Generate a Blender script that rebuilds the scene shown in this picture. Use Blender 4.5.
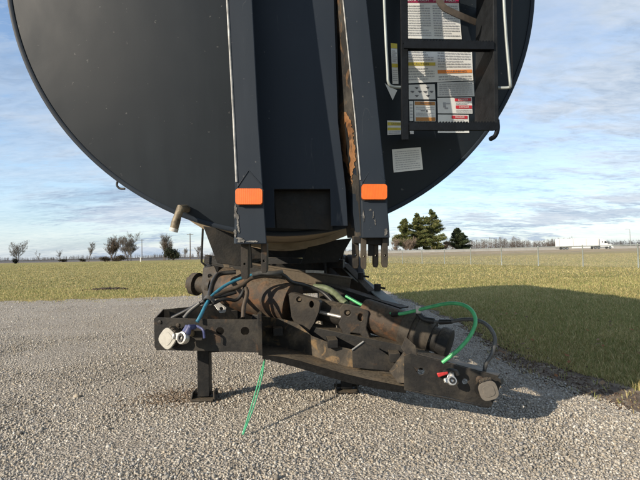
import bpy, math, random
import numpy as np
from mathutils import Vector, Matrix
from mathutils.geometry import tessellate_polygon
from mathutils import noise as mnoise

random.seed(11)
rng = np.random.default_rng(11)
scene = bpy.context.scene
for o in list(bpy.data.objects):
    bpy.data.objects.remove(o)
col = scene.collection
R = math.radians

# ------------------------------------------------------------------ camera
F = 470.0                                   # focal length in pixels of a 640 px wide frame
CAM = Vector((0.0, 0.0, 1.0))
PITCH, ROLL = R(1.74), R(1.12)
fwd = Vector((0, math.cos(PITCH), math.sin(PITCH)))
up0 = Vector((0, -math.sin(PITCH), math.cos(PITCH)))
rt0 = Vector((1, 0, 0))
UP = up0 * math.cos(ROLL) + rt0 * math.sin(ROLL)
RT = rt0 * math.cos(ROLL) - up0 * math.sin(ROLL)
cd = bpy.data.cameras.new('camera')
cam = bpy.data.objects.new('camera', cd)
col.objects.link(cam)
cd.sensor_width = 36.0
cd.lens = F / 640.0 * 36.0
cd.clip_start = 0.05
cd.clip_end = 6000
m = Matrix((RT, UP, -fwd)).transposed().to_4x4()
m.translation = CAM
cam.matrix_world = m
scene.camera = cam
scene.render.resolution_x, scene.render.resolution_y = 1024, 768

# ------------------------------------------------------------------ sun, sky, exposure
SUN_EL, SUN_AZ = R(24.5), R(90 - 37)     # light travels towards (+x, +y)
travel = Vector((math.sin(SUN_AZ) * math.cos(SUN_EL), math.cos(SUN_AZ) * math.cos(SUN_EL), -math.sin(SUN_EL)))
sd = bpy.data.lights.new('sun', 'SUN')
sd.energy = 3.7
sd.angle = R(0.55)
sd.color = (1.0, 0.87, 0.70)
sun = bpy.data.objects.new('sun', sd)
col.objects.link(sun)
sun.location = (-30, -19, 16)
sun.rotation_euler = travel.to_track_quat('-Z', 'Y').to_euler()

scene.view_settings.view_transform = 'Standard'
scene.view_settings.look = 'None'
scene.view_settings.gamma = 1.0
scene.view_settings.use_curve_mapping = False
scene.view_settings.exposure = 0.84

world = bpy.data.worlds.new('World')
scene.world = world
world.use_nodes = True
wt = world.node_tree
wt.nodes.clear()


def N(tree, typ, **kw):
    n = tree.nodes.new(typ)
    for k, v in kw.items():
        if k.startswith('i_'):
            n.inputs[k[2:].replace('_', ' ')].default_value = v
        else:
            setattr(n, k, v)
    return n


def L(tree, a, b):
    tree.links.new(a, b)


def mathn(tree, op, a, b=None, c=None, clamp=False):
    n = tree.nodes.new('ShaderNodeMath')
    n.operation = op
    n.use_clamp = clamp
    for i, v in enumerate((a, b, c)):
        if v is None:
            continue
        if isinstance(v, (int, float)):
            n.inputs[i].default_value = v
        else:
            tree.links.new(v, n.inputs[i])
    return n.outputs[0]


def ramp(tree, fac, stops, interp='LINEAR'):
    n = tree.nodes.new('ShaderNodeValToRGB')
    n.color_ramp.interpolation = interp
    els = n.color_ramp.elements
    while len(els) < len(stops):
        els.new(0.5)
    for e, (p, c) in zip(els, stops):
        e.position = p
        e.color = (c, c, c, 1) if isinstance(c, (int, float)) else (*c, 1)
    tree.links.new(fac, n.inputs[0])
    return n.outputs[0]


def mixc(tree, fac, a, b, mode='MIX'):
    n = tree.nodes.new('ShaderNodeMix')
    n.data_type = 'RGBA'
    n.blend_type = mode
    for sock, v in ((n.inputs[0], fac), (n.inputs[6], a), (n.inputs[7], b)):
        if isinstance(v, (int, float)):
            sock.default_value = v
        elif isinstance(v, tuple):
            sock.default_value = (*v, 1)
        else:
            tree.links.new(v, sock)
    return n.outputs[2]


def noise(tree, vec, scale, detail=4, rough=0.55, dist=0.0):
    n = tree.nodes.new('ShaderNodeTexNoise')
    n.inputs['Scale'].default_value = scale
    n.inputs['Detail'].default_value = detail
    n.inputs['Roughness'].default_value = rough
    n.inputs['Distortion'].default_value = dist
    if vec is not None:
        tree.links.new(vec, n.inputs['Vector'])
    return n.outputs[0]


def mapping(tree, vec, scale=(1, 1, 1), rot=(0, 0, 0), loc=(0, 0, 0)):
    n = tree.nodes.new('ShaderNodeMapping')
    n.inputs['Scale'].default_value = scale
    n.inputs['Rotation'].default_value = rot
    n.inputs['Location'].default_value = loc
    tree.links.new(vec, n.inputs['Vector'])
    return n.outputs[0]


SKX, SKY_ = 5.3, 0.4


def build_sky():
    t = wt
    tc = N(t, 'ShaderNodeTexCoord')
    nrm = N(t, 'ShaderNodeVectorMath', operation='NORMALIZE')
    L(t, tc.outputs['Generated'], nrm.inputs[0])
    sky = N(t, 'ShaderNodeTexSky', sky_type='NISHITA', sun_disc=False, sun_elevation=SUN_EL,
            sun_rotation=SUN_AZ + math.pi, altitude=200.0, air_density=1.0, dust_density=0.05, ozone_density=2.2)
    bg = N(t, 'ShaderNodeBackground')
    bg.inputs[1].default_value = 0.118
    L(t, sky.outputs[0], bg.inputs[0])
    sep = N(t, 'ShaderNodeSeparateXYZ')
    L(t, nrm.outputs[0], sep.inputs[0])
    z = mathn(t, 'MAXIMUM', sep.outputs[2], 0.0)
    zz = mathn(t, 'ADD', z, 0.14)
    cu = mathn(t, 'DIVIDE', sep.outputs[0], zz)
    cv = mathn(t, 'DIVIDE', sep.outputs[1], zz)
    cmb = N(t, 'ShaderNodeCombineXYZ')
    L(t, cu, cmb.inputs[0])
    L(t, cv, cmb.inputs[1])
    v1 = mapping(t, cmb.outputs[0], scale=(0.8, 0.7, 1), rot=(0, 0, R(14)), loc=(SKX, SKY_, 0))
    big = noise(t, v1, 0.55, 2, 0.5, 0.2)
    v2 = mapping(t, cmb.outputs[0], scale=(0.8, 1.5, 1), rot=(0, 0, R(-24)), loc=(0.4, 5.2, 0))
    mid = noise(t, v2, 2.0, 9, 0.66, 0.35)
    v3 = mapping(t, cmb.outputs[0], scale=(1.0, 2.0, 1), rot=(0, 0, R(-30)), loc=(7.4, 2.2, 0))
    fine = noise(t, v3, 8.5, 7, 0.65, 0.5)
    a = mathn(t, 'MULTIPLY', big, 0.85)
    b = mathn(t, 'MULTIPLY_ADD', mid, 0.55, a)
    cden = mathn(t, 'MULTIPLY_ADD', fine, 0.22, b)
    mask = ramp(t, mathn(t, 'MULTIPLY', cden, 0.8), [(0.535, 0.0), (0.615, 0.52), (0.74, 0.97)], 'EASE')
    # thin veil so that the blue between the clouds stays pale, more towards the horizon
    veil = ramp(t, z, [(0.0, 0.88), (0.05, 0.62), (0.14, 0.30), (0.35, 0.06)])
    mask2 = mathn(t, 'MAXIMUM', mask, veil)
    # cloud colour: thicker parts greyer-blue, thin parts brighter
    v4 = mapping(t, cmb.outputs[0], scale=(0.45, 1.5, 1), rot=(0, 0, R(8)), loc=(1.2, 9.1, 0))
    thick = mathn(t, 'ADD', mathn(t, 'MULTIPLY', noise(t, v4, 1.1, 7, 0.6, 0.3), 0.62), mathn(t, 'MULTIPLY', fine, 0.38))
    ccol = ramp(t, thick, [(0.40, (0.66, 0.72, 0.80)), (0.50, (0.52, 0.61, 0.73)), (0.60, (0.35, 0.45, 0.60))])
    bg2 = N(t, 'ShaderNodeBackground')
    bg2.inputs[1].default_value = 0.60
    L(t, ccol, bg2.inputs[0])
    mx = N(t, 'ShaderNodeMixShader')
    L(t, mask2, mx.inputs[0])
    L(t, bg.outputs[0], mx.inputs[1])
    L(t, bg2.outputs[0], mx.inputs[2])
    out = N(t, 'ShaderNodeOutputWorld')
    L(t, mx.outputs[0], out.inputs[0])


build_sky()

# ------------------------------------------------------------------ helpers


DK = 1.0                                    # metres per unit of the depth lists below (1.3 for the towing frame's list)


def at(px, py, d):
    """world point d metres ahead of the photographer, seen at pixel (px, py)"""
    d = d * DK
    return CAM + fwd * d + RT * ((px - 320.0) / F * d) + UP * ((240.0 - py) / F * d)


def ray(px, py):
    return (fwd + RT * ((px - 320.0) / F) + UP * ((240.0 - py) / F))


class Plane:
    def __init__(s, a, b, c):
        s.o = at(*a)
        s.n = (at(*b) - s.o).cross(at(*c) - s.o).normalized()
        if s.n.dot(fwd) > 0:
            s.n = -s.n                       # towards the camera

    def hit(s, px, py):
        r = ray(px, py)
        return CAM + r * ((s.o - CAM).dot(s.n) / r.dot(s.n))


class MB:
    K = 1.0

    def __init__(s):
        s.v, s.f = [], []

    def add(s, vs, fs):
        k = len(s.v)
        s.v += [Vector(p) for p in vs]
        s.f += [tuple(i + k for i in f) for f in fs]
        return s

    def hexa(s, a, b):
        """solid from two matching quads (lists of four points)"""
        return s.add(list(a) + list(b), [(3, 2, 1, 0), (4, 5, 6, 7), (0, 1, 5, 4), (1, 2, 6, 5), (2, 3, 7, 6), (3, 0, 4, 7)])

    def box(s, c, sx, sy, sz, rot=None):
        vs = []
        for dz in (-.5, .5):
            for dx, dy in ((-.5, -.5), (.5, -.5), (.5, .5), (-.5, .5)):
                p = Vector((dx * sx, dy * sy, dz * sz))
                if rot is not None:
                    p = rot @ p
                vs.append(Vector(c) + p)
        return s.add(vs, [(3, 2, 1, 0), (4, 5, 6, 7), (0, 1, 5, 4), (1, 2, 6, 5), (2, 3, 7, 6), (3, 0, 4, 7)])

    def beam(s, p0, p1, w, h, up=Vector((0, 0, 1))):
        p0, p1 = Vector(p0), Vector(p1)
        d = (p1 - p0).normalized()
        x = d.cross(up).normalized()
        y = x.cross(d).normalized()
        w, h = w * MB.K, h * MB.K
        q = [x * (w / 2) * i + y * (h / 2) * j for i, j in ((-1, -1), (1, -1), (1, 1), (-1, 1))]
        return s.hexa([p0 + k for k in q], [p1 + k for k in q])

    def channel(s, p0, p1, w, h, t, side=1, up=Vector((0, 0, 1))):
        """C-section: web plus two flanges"""
        p0, p1 = Vector(p0), Vector(p1)
        d = (p1 - p0).normalized()
        x = d.cross(up).normalized() * side
        y = x.cross(d).normalized() * side
        s.beam(p0, p1, t, h - 2 * t - .002, up)
        for j in (-1, 1):
            off = (x * (w / 2 - t / 2) + y * (h / 2 - t / 2) * j) * MB.K
            s.beam(p0 + off, p1 + off, w, t, up)
        return s

    def tube(s, pts, r, n=10, caps=True):
        pts = [Vector(p) for p in pts]
        rs = [q * MB.K for q in (r if isinstance(r, (list, tuple)) else [r] * len(pts))]
        k = len(s.v)
        prev = None
        for i, p in enumerate(pts):
            d = (pts[min(i + 1, len(pts) - 1)] - pts[max(i - 1, 0)]).normalized()
            if prev is None:
                x = d.orthogonal().normalized()
            else:
                x = (prev - d * prev.dot(d)).normalized()
            prev = x
            y = d.cross(x)
            for j in range(n):
                a = 2 * math.pi * j / n
                s.v.append(p + (x * math.cos(a) + y * math.sin(a)) * rs[i])
        for i in range(len(pts) - 1):
            for j in range(n):
                a, b = k + i * n + j, k + i * n + (j + 1) % n
                s.f.append((a, b, b + n, a + n))
        if caps:
            s.f.append(tuple(k + j for j in range(n))[::-1])
            e = k + (len(pts) - 1) * n
            s.f.append(tuple(e + j for j in range(n)))
        return s

    def lathe(s, o, d, prof, n=24, a0=0.0):
        """profile of (distance along d, radius)"""
        o, d = Vector(o), Vector(d).normalized()
        x = d.orthogonal().normalized()
        y = d.cross(x)
        k = len(s.v)
        for (z, r) in prof:
            r = r * MB.K
            for j in range(n):
                a = a0 + 2 * math.pi * j / n
                s.v.append(o + d * z + (x * math.cos(a) + y * math.sin(a)) * max(r, 1e-5))
        for i in range(len(prof) - 1):
            for j in range(n):
                a, b = k + i * n + j, k + i * n + (j + 1) % n
                s.f.append((a, b, b + n, a + n))
        return s

    def plate(s, outer, holes, thick):
        """flat plate with holes: coplanar 3D points, thick = offset vector of the back face"""
        loops = [outer] + list(holes)
        flat = [p for l in loops for p in l]
        tris = tessellate_polygon([[Vector(p) for p in l] for l in loops])
        n = len(flat)
        vs = [Vector(p) for p in flat] + [Vector(p) + thick for p in flat]
        fs = []
        for t in tris:
            fs.append(tuple(t))
            fs.append(tuple(i + n for i in reversed(t)))
        k = 0
        for l in loops:
            c = len(l)
            for i in range(c):
                a, b = k + i, k + (i + 1) % c
                fs.append((a, b, b + n, a + n))
            k += c
        return s.add(vs, fs)

    def build(s, name, mat, parent=None, bevel=0.0, smooth=40, origin=None):
        me = bpy.data.meshes.new(name)
        if origin is None:
            origin = Vector((0, 0, 0)) if parent is None else world_origin(parent)
        me.from_pydata([tuple(p - origin) for p in s.v], [], s.f)
        me.materials.append(MAT[mat])
        fix_normals(me)
        if smooth:
            me.shade_smooth()
            me.set_sharp_from_angle(angle=R(smooth))
        o = bpy.data.objects.new(name, me)
        col.objects.link(o)
        if parent is not None:
            o.parent = parent
        else:
            o.location = origin
        if bevel:
            b = o.modifiers.new('bevel', 'BEVEL')
            b.width = bevel
            b.segments = 2
            b.limit_method = 'ANGLE'
            b.angle_limit = R(45)
        return o


import bmesh


def fix_normals(me):
    bm = bmesh.new()
    bm.from_mesh(me)
    bmesh.ops.recalc_face_normals(bm, faces=bm.faces)
    bm.to_mesh(me)
    bm.free()


def world_origin(o):
    v = Vector((0, 0, 0))
    while o is not None:
        v += o.location
        o = o.parent
    return v


def thing(name, label, cat, loc=(0, 0, 0), group=None):
    o = bpy.data.objects.new(name, None)
    o.empty_display_size = 0.2
    col.objects.link(o)
    o.location = loc
    tag(o, label, cat, group)
    return o


def tag(o, label=None, cat=None, group=None, kind=None):
    if label:
        o['label'] = label
    if cat:
        o['category'] = cat
    if group:
        o['group'] = group
    if kind:
        o['kind'] = kind
    return o


def circ(pl, px, py, r, n=14, ry=None):
    ry = ry or r
    return [pl.hit(px + r * math.cos(2 * math.pi * i / n), py + ry * math.sin(2 * math.pi * i / n)) for i in range(n)]


def spline(pts, k=6):
    """Catmull-Rom through points"""
    P = [Vector(p) for p in pts]
    P = [P[0] * 2 - P[1]] + P + [P[-1] * 2 - P[-2]]
    out = []
    for i in range(1, len(P) - 2):
        for j in range(k):
            t = j / k
            a, b, c, d = P[i - 1], P[i], P[i + 1], P[i + 2]
            out.append(0.5 * ((2 * b) + (c - a) * t + (2 * a - 5 * b + 4 * c - d) * t * t + (3 * b - a - 3 * c + d) * t ** 3))
    out.append(P[-2])
    return out


# ------------------------------------------------------------------ materials
MAT = {}


def new_mat(name):
    mt = bpy.data.materials.new(name)
    mt.use_nodes = True
    t = mt.node_tree
    b = t.nodes['Principled BSDF']
    MAT[name] = mt
    return t, b


def geo_pos(t):
    return N(t, 'ShaderNodeNewGeometry').outputs['Position']


def plain(name, c, rough=0.5, metal=0.0, var=0.15, scale=30, bump=0.0, spec=0.5):
    t, b = new_mat(name)
    p = geo_pos(t)
    n = noise(t, p, scale, 4)
    lo = tuple(x * (1 - var) for x in c)
    hi = tuple(min(1, x * (1 + var)) for x in c)
    L(t, ramp(t, n, [(0.3, lo), (0.7, hi)]), b.inputs['Base Color'])
    b.inputs['Roughness'].default_value = rough
    b.inputs['Metallic'].default_value = metal
    b.inputs['Specular IOR Level'].default_value = spec
    if bump:
        bp = N(t, 'ShaderNodeBump')
        bp.inputs['Strength'].default_value = bump
        bp.inputs['Distance'].default_value = 0.004
        L(t, noise(t, p, scale * 4, 3), bp.inputs['Height'])
        L(t, bp.outputs[0], b.inputs['Normal'])
    return t, b


def paint(name, c, dust, rough=0.36, scr=0.6, dustamt=0.35):
    """worn dark paint: patchy dust film, fine scratches, chips"""
    t, b = new_mat(name)
    p = geo_pos(t)
    big = noise(t, p, 1.7, 5, 0.55, 0.4)
    streak = noise(t, mapping(t, p, scale=(9, 9, 0.8)), 1.6, 5, 0.6)
    df = mathn(t, 'MULTIPLY', ramp(t, big, [(0.35, 0.15), (0.68, 1.0)]), ramp(t, streak, [(0.30, 0.35), (0.7, 1.0)]))
    df = mathn(t, 'MULTIPLY', df, dustamt)
    base = mixc(t, df, c, dust)
    # small chips and specks
    sp = noise(t, p, 55, 2, 0.5)
    chips = ramp(t, sp, [(0.735, 0.0), (0.76, 1.0)])
    base = mixc(t, mathn(t, 'MULTIPLY', chips, 0.35), base, (0.16, 0.16, 0.155))
    # scratches: thin contour lines of stretched noise, only in a few places
    def scratch(rot, sc, w, seed):
        v = mapping(t, p, scale=sc, rot=rot, loc=seed)
        n = noise(t, v, 3.0, 1, 0.4, 0.2)
        d = mathn(t, 'ABSOLUTE', mathn(t, 'SUBTRACT', n, 0.5))
        line = ramp(t, d, [(0.0, 1.0), (w, 0.0)])
        where = ramp(t, noise(t, mapping(t, p, loc=seed), 4.5, 3), [(0.60, 0.0), (0.70, 1.0)])
        return mathn(t, 'MULTIPLY', line, where)
    s1 = scratch((0, R(35), 0), (7, 7, 1.2), (3, 1, 2), 0.006, ) if False else scratch((0, R(35), 0), (7, 7, 1.2), 0.006, (3, 1, 2))
    s2 = scratch((0, R(-25), 0), (6, 6, 1.0), 0.005, (9, 4, 7))
    s = mathn(t, 'MAXIMUM', s1, s2)
    base = mixc(t, mathn(t, 'MULTIPLY', s, scr), base, (0.22, 0.22, 0.215))
    L(t, base, b.inputs['Base Color'])
    rr = ramp(t, big, [(0.3, rough - 0.06), (0.7, rough + 0.14)])
    L(t, rr, b.inputs['Roughness'])
    b.inputs['Specular IOR Level'].default_value = 0.22
    bp = N(t, 'ShaderNodeBump')
    bp.inputs['Strength'].default_value = 0.35
    bp.inputs['Distance'].default_value = 0.012
    wav = noise(t, p, 2.3, 2)
    L(t, wav, bp.inputs['Height'])
    bp2 = N(t, 'ShaderNodeBump')
    bp2.inputs['Strength'].default_value = 0.10
    bp2.inputs['Distance'].default_value = 0.001
    L(t, noise(t, p, 260, 2), bp2.inputs['Height'])
    L(t, bp.outputs[0], bp2.inputs['Normal'])
    L(t, bp2.outputs[0], b.inputs['Normal'])


def steel(name, c, dirt, rust, rough=0.6, rustlo=0.56, dirtlo=0.42, metal=0.0, updirt=0.55):
    """old painted steel: grime, rust blooms, road dust lying on upward faces"""
    t, b = new_mat(name)
    g = N(t, 'ShaderNodeNewGeometry')
    p = g.outputs['Position']
    n1 = noise(t, p, 7, 6, 0.62, 0.3)
    n2 = noise(t, p, 13, 6, 0.6, 0.6)
    n3 = noise(t, p, 60, 4, 0.6)
    base = mixc(t, ramp(t, n1, [(dirtlo, 0.0), (dirtlo + 0.22, 0.8)]), c, dirt)
    base = mixc(t, ramp(t, n2, [(rustlo, 0.0), (rustlo + 0.12, 0.85)]), base, rust)
    sep = N(t, 'ShaderNodeSeparateXYZ')
    L(t, g.outputs['Normal'], sep.inputs[0])
    upf = ramp(t, sep.outputs[2], [(0.35, 0.0), (0.9, updirt)])
    upf = mathn(t, 'MULTIPLY', upf, ramp(t, n3, [(0.3, 0.4), (0.65, 1.0)]))
    base = mixc(t, upf, base, (0.17, 0.14, 0.10))
    base = mixc(t, ramp(t, n3, [(0.3, 0.35), (0.55, 0.0)]), base, tuple(x * 0.45 for x in c))
    L(t, base, b.inputs['Base Color'])
    L(t, ramp(t, n1, [(0.3, rough - 0.12), (0.7, rough + 0.18)]), b.inputs['Roughness'])
    b.inputs['Metallic'].default_value = metal
    b.inputs['Specular IOR Level'].default_value = 0.3
    bp = N(t, 'ShaderNodeBump')
    bp.inputs['Strength'].default_value = 0.45
    bp.inputs['Distance'].default_value = 0.003
    L(t, mathn(t, 'ADD', n3, n2), bp.inputs['Height'])
    L(t, bp.outputs[0], b.inputs['Normal'])


paint('tank_paint', (0.0088, 0.0132, 0.0185), (0.032, 0.041, 0.049), 0.54, 0.0, 0.35)
paint('panel_paint', (0.011, 0.017, 0.027), (0.035, 0.045, 0.058), 0.50, 0.12, 0.22)
paint('column_paint', (0.012, 0.018, 0.027), (0.045, 0.055, 0.068), 0.52, 0.35, 0.28)
plain('ladder_paint', (0.0045, 0.0062, 0.009), 0.65, 0, 0.3, 40, 0.2, 0.15)
plain('rail_dusty', (0.011, 0.0125, 0.0145), 0.6, 0, 0.35, 25, 0.2, 0.15)
plain('bright_edge', (0.26, 0.26, 0.25), 0.6, 0.2, 0.6, 22, 0.2)  # pale grey that paints the posts' left edges as sunlit
plain('chip_grey', (0.13, 0.125, 0.115), 0.7, 0, 0.7, 60, 0.3)
steel('bumper_steel', (0.011, 0.0105, 0.010), (0.046, 0.040, 0.031), (0.07, 0.040, 0.022), 0.55, 0.61, 0.46)
steel('frame_steel', (0.009, 0.009, 0.009), (0.036, 0.032, 0.027), (0.05, 0.030, 0.018), 0.6, 0.62, 0.47)
steel('tan_steel', (0.085, 0.068, 0.048), (0.13, 0.105, 0.075), (0.10, 0.05, 0.022), 0.75, 0.60, 0.46)
steel('rusty_pipe', (0.040, 0.028, 0.020), (0.10, 0.075, 0.052), (0.115, 0.055, 0.025), 0.65, 0.50, 0.46)
steel('grime_pipe', (0.024, 0.021, 0.018), (0.075, 0.062, 0.046), (0.08, 0.045, 0.022), 0.6, 0.58, 0.44)
steel('trough_steel', (0.030, 0.026, 0.021), (0.13, 0.105, 0.075), (0.19, 0.125, 0.062), 0.7, 0.53, 0.42, updirt=0.75)
steel('bare_rust', (0.20, 0.090, 0.034), (0.30, 0.185, 0.095), (0.030, 0.020, 0.014), 0.85, 0.50, 0.44)
steel('chipped_side', (0.022, 0.021, 0.020), (0.085, 0.078, 0.066), (0.17, 0.10, 0.05), 0.7, 0.57, 0.47)
plain('lip_black', (0.006, 0.006, 0.006), 0.75, 0, 0.5, 40, 0.5, 0.15)
plain('belly_grime', (0.25, 0.195, 0.13), 0.8, 0, 0.35, 5, 0.3)
t, b = new_mat('shell_paint')                # dark paint with road grime caked on the belly
p_ = geo_pos(t)
sz = N(t, 'ShaderNodeSeparateXYZ')
L(t, p_, sz.inputs[0])
hz = mathn(t, 'ADD', mathn(t, 'MULTIPLY', sz.outputs[2], 0.5), mathn(t, 'MULTIPLY', noise(t, p_, 4.0, 5, 0.6), 0.28))
gr_ = ramp(t, noise(t, p_, 9, 5), [(0.3, (0.19, 0.145, 0.095)), (0.7, (0.30, 0.24, 0.165))])
L(t, mixc(t, ramp(t, hz, [(0.80, 0.0), (0.98, 1.0)]), gr_, (0.012, 0.016, 0.022)), b.inputs['Base Color'])
b.inputs['Roughness'].default_value = 0.75
b.inputs['Specular IOR Level'].default_value = 0.2
plain('cast_aluminium', (0.52, 0.51, 0.48), 0.38, 0.7, 0.3, 60, 0.3)
plain('socket_grey', (0.36, 0.35, 0.31), 0.55, 0, 0.12, 45, 0.15)
plain('socket_brown', (0.13, 0.115, 0.095), 0.6, 0, 0.15, 45, 0.15)
plain('gladhand_blue', (0.05, 0.06, 0.15), 0.5, 0, 0.3, 60)
plain('gladhand_red', (0.48, 0.035, 0.035), 0.45, 0, 0.25, 60)
plain('rubber', (0.014, 0.014, 0.014), 0.6, 0, 0.3, 40, 0.2)
plain('hose_black', (0.020, 0.020, 0.020), 0.5, 0, 0.35, 40)
plain('hose_grey', (0.075, 0.075, 0.073), 0.45, 0, 0.3, 40)
plain('hose_brown', (0.06, 0.045, 0.032), 0.6, 0, 0.35, 30)
plain('hose_blue', (0.035, 0.17, 0.26), 0.42, 0, 0.25, 40)
plain('hose_green', (0.07, 0.40, 0.155), 0.38, 0, 0.2, 30)
plain('cord_green', (0.09, 0.42, 0.22), 0.5, 0, 0.25, 30)
plain('hose_sage', (0.10, 0.125, 0.07), 0.6, 0, 0.3, 30)
t, b = plain('amber_lens', (0.70, 0.125, 0.008), 0.30, 0, 0.10, 60)
wv = N(t, 'ShaderNodeTexWave', wave_type='BANDS', bands_direction='X')
wv.inputs['Scale'].default_value = 95
L(t, geo_pos(t), wv.inputs['Vector'])
bpn = N(t, 'ShaderNodeBump')
bpn.inputs['Strength'].default_value = 0.22
bpn.inputs['Distance'].default_value = 0.003
L(t, wv.outputs[1], bpn.inputs['Height'])
L(t, bpn.outputs[0], b.inputs['Normal'])
plain('decal_white', (0.74, 0.75, 0.73), 0.45, 0, 0.10, 9)
plain('decal_grey', (0.60, 0.61, 0.60), 0.45, 0, 0.10, 9)
plain('decal_yellow', (0.60, 0.50, 0.07), 0.5, 0, 0.12, 20)
plain('decal_orange', (0.72, 0.25, 0.06), 0.5, 0, 0.1, 20)
plain('decal_brown', (0.42, 0.19, 0.045), 0.5, 0, 0.1, 20)
plain('decal_red', (0.52, 0.03, 0.045), 0.5, 0, 0.1, 20)
plain('decal_crimson', (0.34, 0.02, 0.075), 0.5, 0, 0.12, 20)
plain('print_dark', (0.10, 0.105, 0.12), 0.6, 0, 0.3, 60)
plain('print_grey', (0.40, 0.41, 0.43), 0.6, 0, 0.2, 60)
plain('strip_white', (0.50, 0.48, 0.43), 0.5, 0, 0.25, 40)
plain('brass', (0.16, 0.13, 0.085), 0.55, 0.2, 0.6, 30, 0.4)
plain('wheel_metal', (0.30, 0.30, 0.30), 0.5, 0.4, 0.25, 12)
plain('truck_white', (0.80, 0.80, 0.79), 0.35, 0, 0.05, 2)
plain('truck_dark', (0.02, 0.022, 0.025), 0.35, 0, 0.2, 4)
plain('truck_glass', (0.02, 0.025, 0.03), 0.08, 0, 0.1, 4)
plain('chrome', (0.6, 0.6, 0.6), 0.2, 0.9, 0.1, 8)
plain('asphalt', (0.055, 0.054, 0.052), 0.85, 0, 0.2, 0.5)
plain('barrier_concrete', (0.30, 0.285, 0.26), 0.85, 0, 0.12, 0.4)
plain('galvanised', (0.30, 0.33, 0.32), 0.55, 0.3, 0.2, 6)
plain('pole_wood', (0.10, 0.08, 0.06), 0.85, 0, 0.3, 3)
plain('bark_grey', (0.15, 0.13, 0.112), 0.9, 0, 0.35, 2.5)
plain('bark_brown', (0.125, 0.098, 0.075), 0.9, 0, 0.35, 2.5)
plain('twig_brown', (0.19, 0.145, 0.11), 0.9, 0, 0.3, 1.5)
plain('far_wood', (0.085, 0.082, 0.085), 0.95, 0, 0.25, 0.06)
plain('far_wood_brown', (0.095, 0.078, 0.066), 0.95, 0, 0.3, 0.08)
plain('bush_dark', (0.022, 0.024, 0.016), 0.9, 0, 0.4, 2.0)
plain('plowed', (0.075, 0.07, 0.066), 0.95, 0, 0.2, 0.05)
plain('marker_white', (0.72, 0.72, 0.70), 0.5, 0, 0.1, 5)


def attr_mat(name, rough=0.85, trans=0.0):
    t, b = new_mat(name)
    a = N(t, 'ShaderNodeAttribute', attribute_name='tint')
    L(t, a.outputs['Color'], b.inputs['Base Color'])
    b.inputs['Roughness'].default_value = rough
    b.inputs['Specular IOR Level'].default_value = 0.25
    if trans:
        tr = N(t, 'ShaderNodeBsdfTranslucent')
        L(t, a.outputs['Color'], tr.inputs[0])
        mx = N(t, 'ShaderNodeMixShader')
        mx.inputs[0].default_value = trans
        L(t, b.outputs[0], mx.inputs[1])
        L(t, tr.outputs[0], mx.inputs[2])
        L(t, mx.outputs[0], t.nodes['Material Output'].inputs[0])


attr_mat('stone', 0.9)
attr_mat('blade', 0.7, 0.3)
attr_mat('needle', 0.75, 0.15)


def gravel_mat():
    t, b = new_mat('gravel')
    p = geo_pos(t)
    vor = N(t, 'ShaderNodeTexVoronoi', feature='F1')
    vor.inputs['Scale'].default_value = 62
    L(t, p, vor.inputs['Vector'])
    vor2 = N(t, 'ShaderNodeTexVoronoi', feature='F1')
    vor2.inputs['Scale'].default_value = 120
    L(t, p, vor2.inputs['Vector'])
    sepc = N(t, 'ShaderNodeSeparateColor')
    L(t, vor.outputs['Color'], sepc.inputs[0])
    c1 = ramp(t, sepc.outputs[0], [(0.0, (0.25, 0.215, 0.17)), (0.45, (0.385, 0.345, 0.285)), (0.8, (0.48, 0.435, 0.37)), (1.0, (0.56, 0.515, 0.45))])
    edge = ramp(t, vor.outputs['Distance'], [(0.35, 1.0), (0.75, 0.62)])
    c1 = mixc(t, 1.0, c1, edge, 'MULTIPLY')
    big = noise(t, p, 0.9, 5, 0.6, 0.3)
    c2 = mixc(t, ramp(t, big, [(0.35, 0.0), (0.7, 0.55)]), c1, (0.29, 0.255, 0.21))
    # wheel-worn tracks that run across the lot
    w = noise(t, mapping(t, p, scale=(0.25, 1.4, 1), rot=(0, 0, R(8))), 1.0, 3)
    c2 = mixc(t, ramp(t, w, [(0.5, 0.0), (0.75, 0.35)]), c2, (0.43, 0.395, 0.34))
    L(t, c2, b.inputs['Base Color'])
    b.inputs['Roughness'].default_value = 0.95
    b.inputs['Specular IOR Level'].default_value = 0.2
    bp = N(t, 'ShaderNodeBump')
    bp.inputs['Strength'].default_value = 0.9
    bp.inputs['Distance'].default_value = 0.012
    h = mathn(t, 'ADD', mathn(t, 'MULTIPLY', vor.outputs['Distance'], -1.0), mathn(t, 'MULTIPLY', vor2.outputs['Distance'], -0.5))
    L(t, h, bp.inputs['Height'])
    L(t, bp.outputs[0], b.inputs['Normal'])


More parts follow.
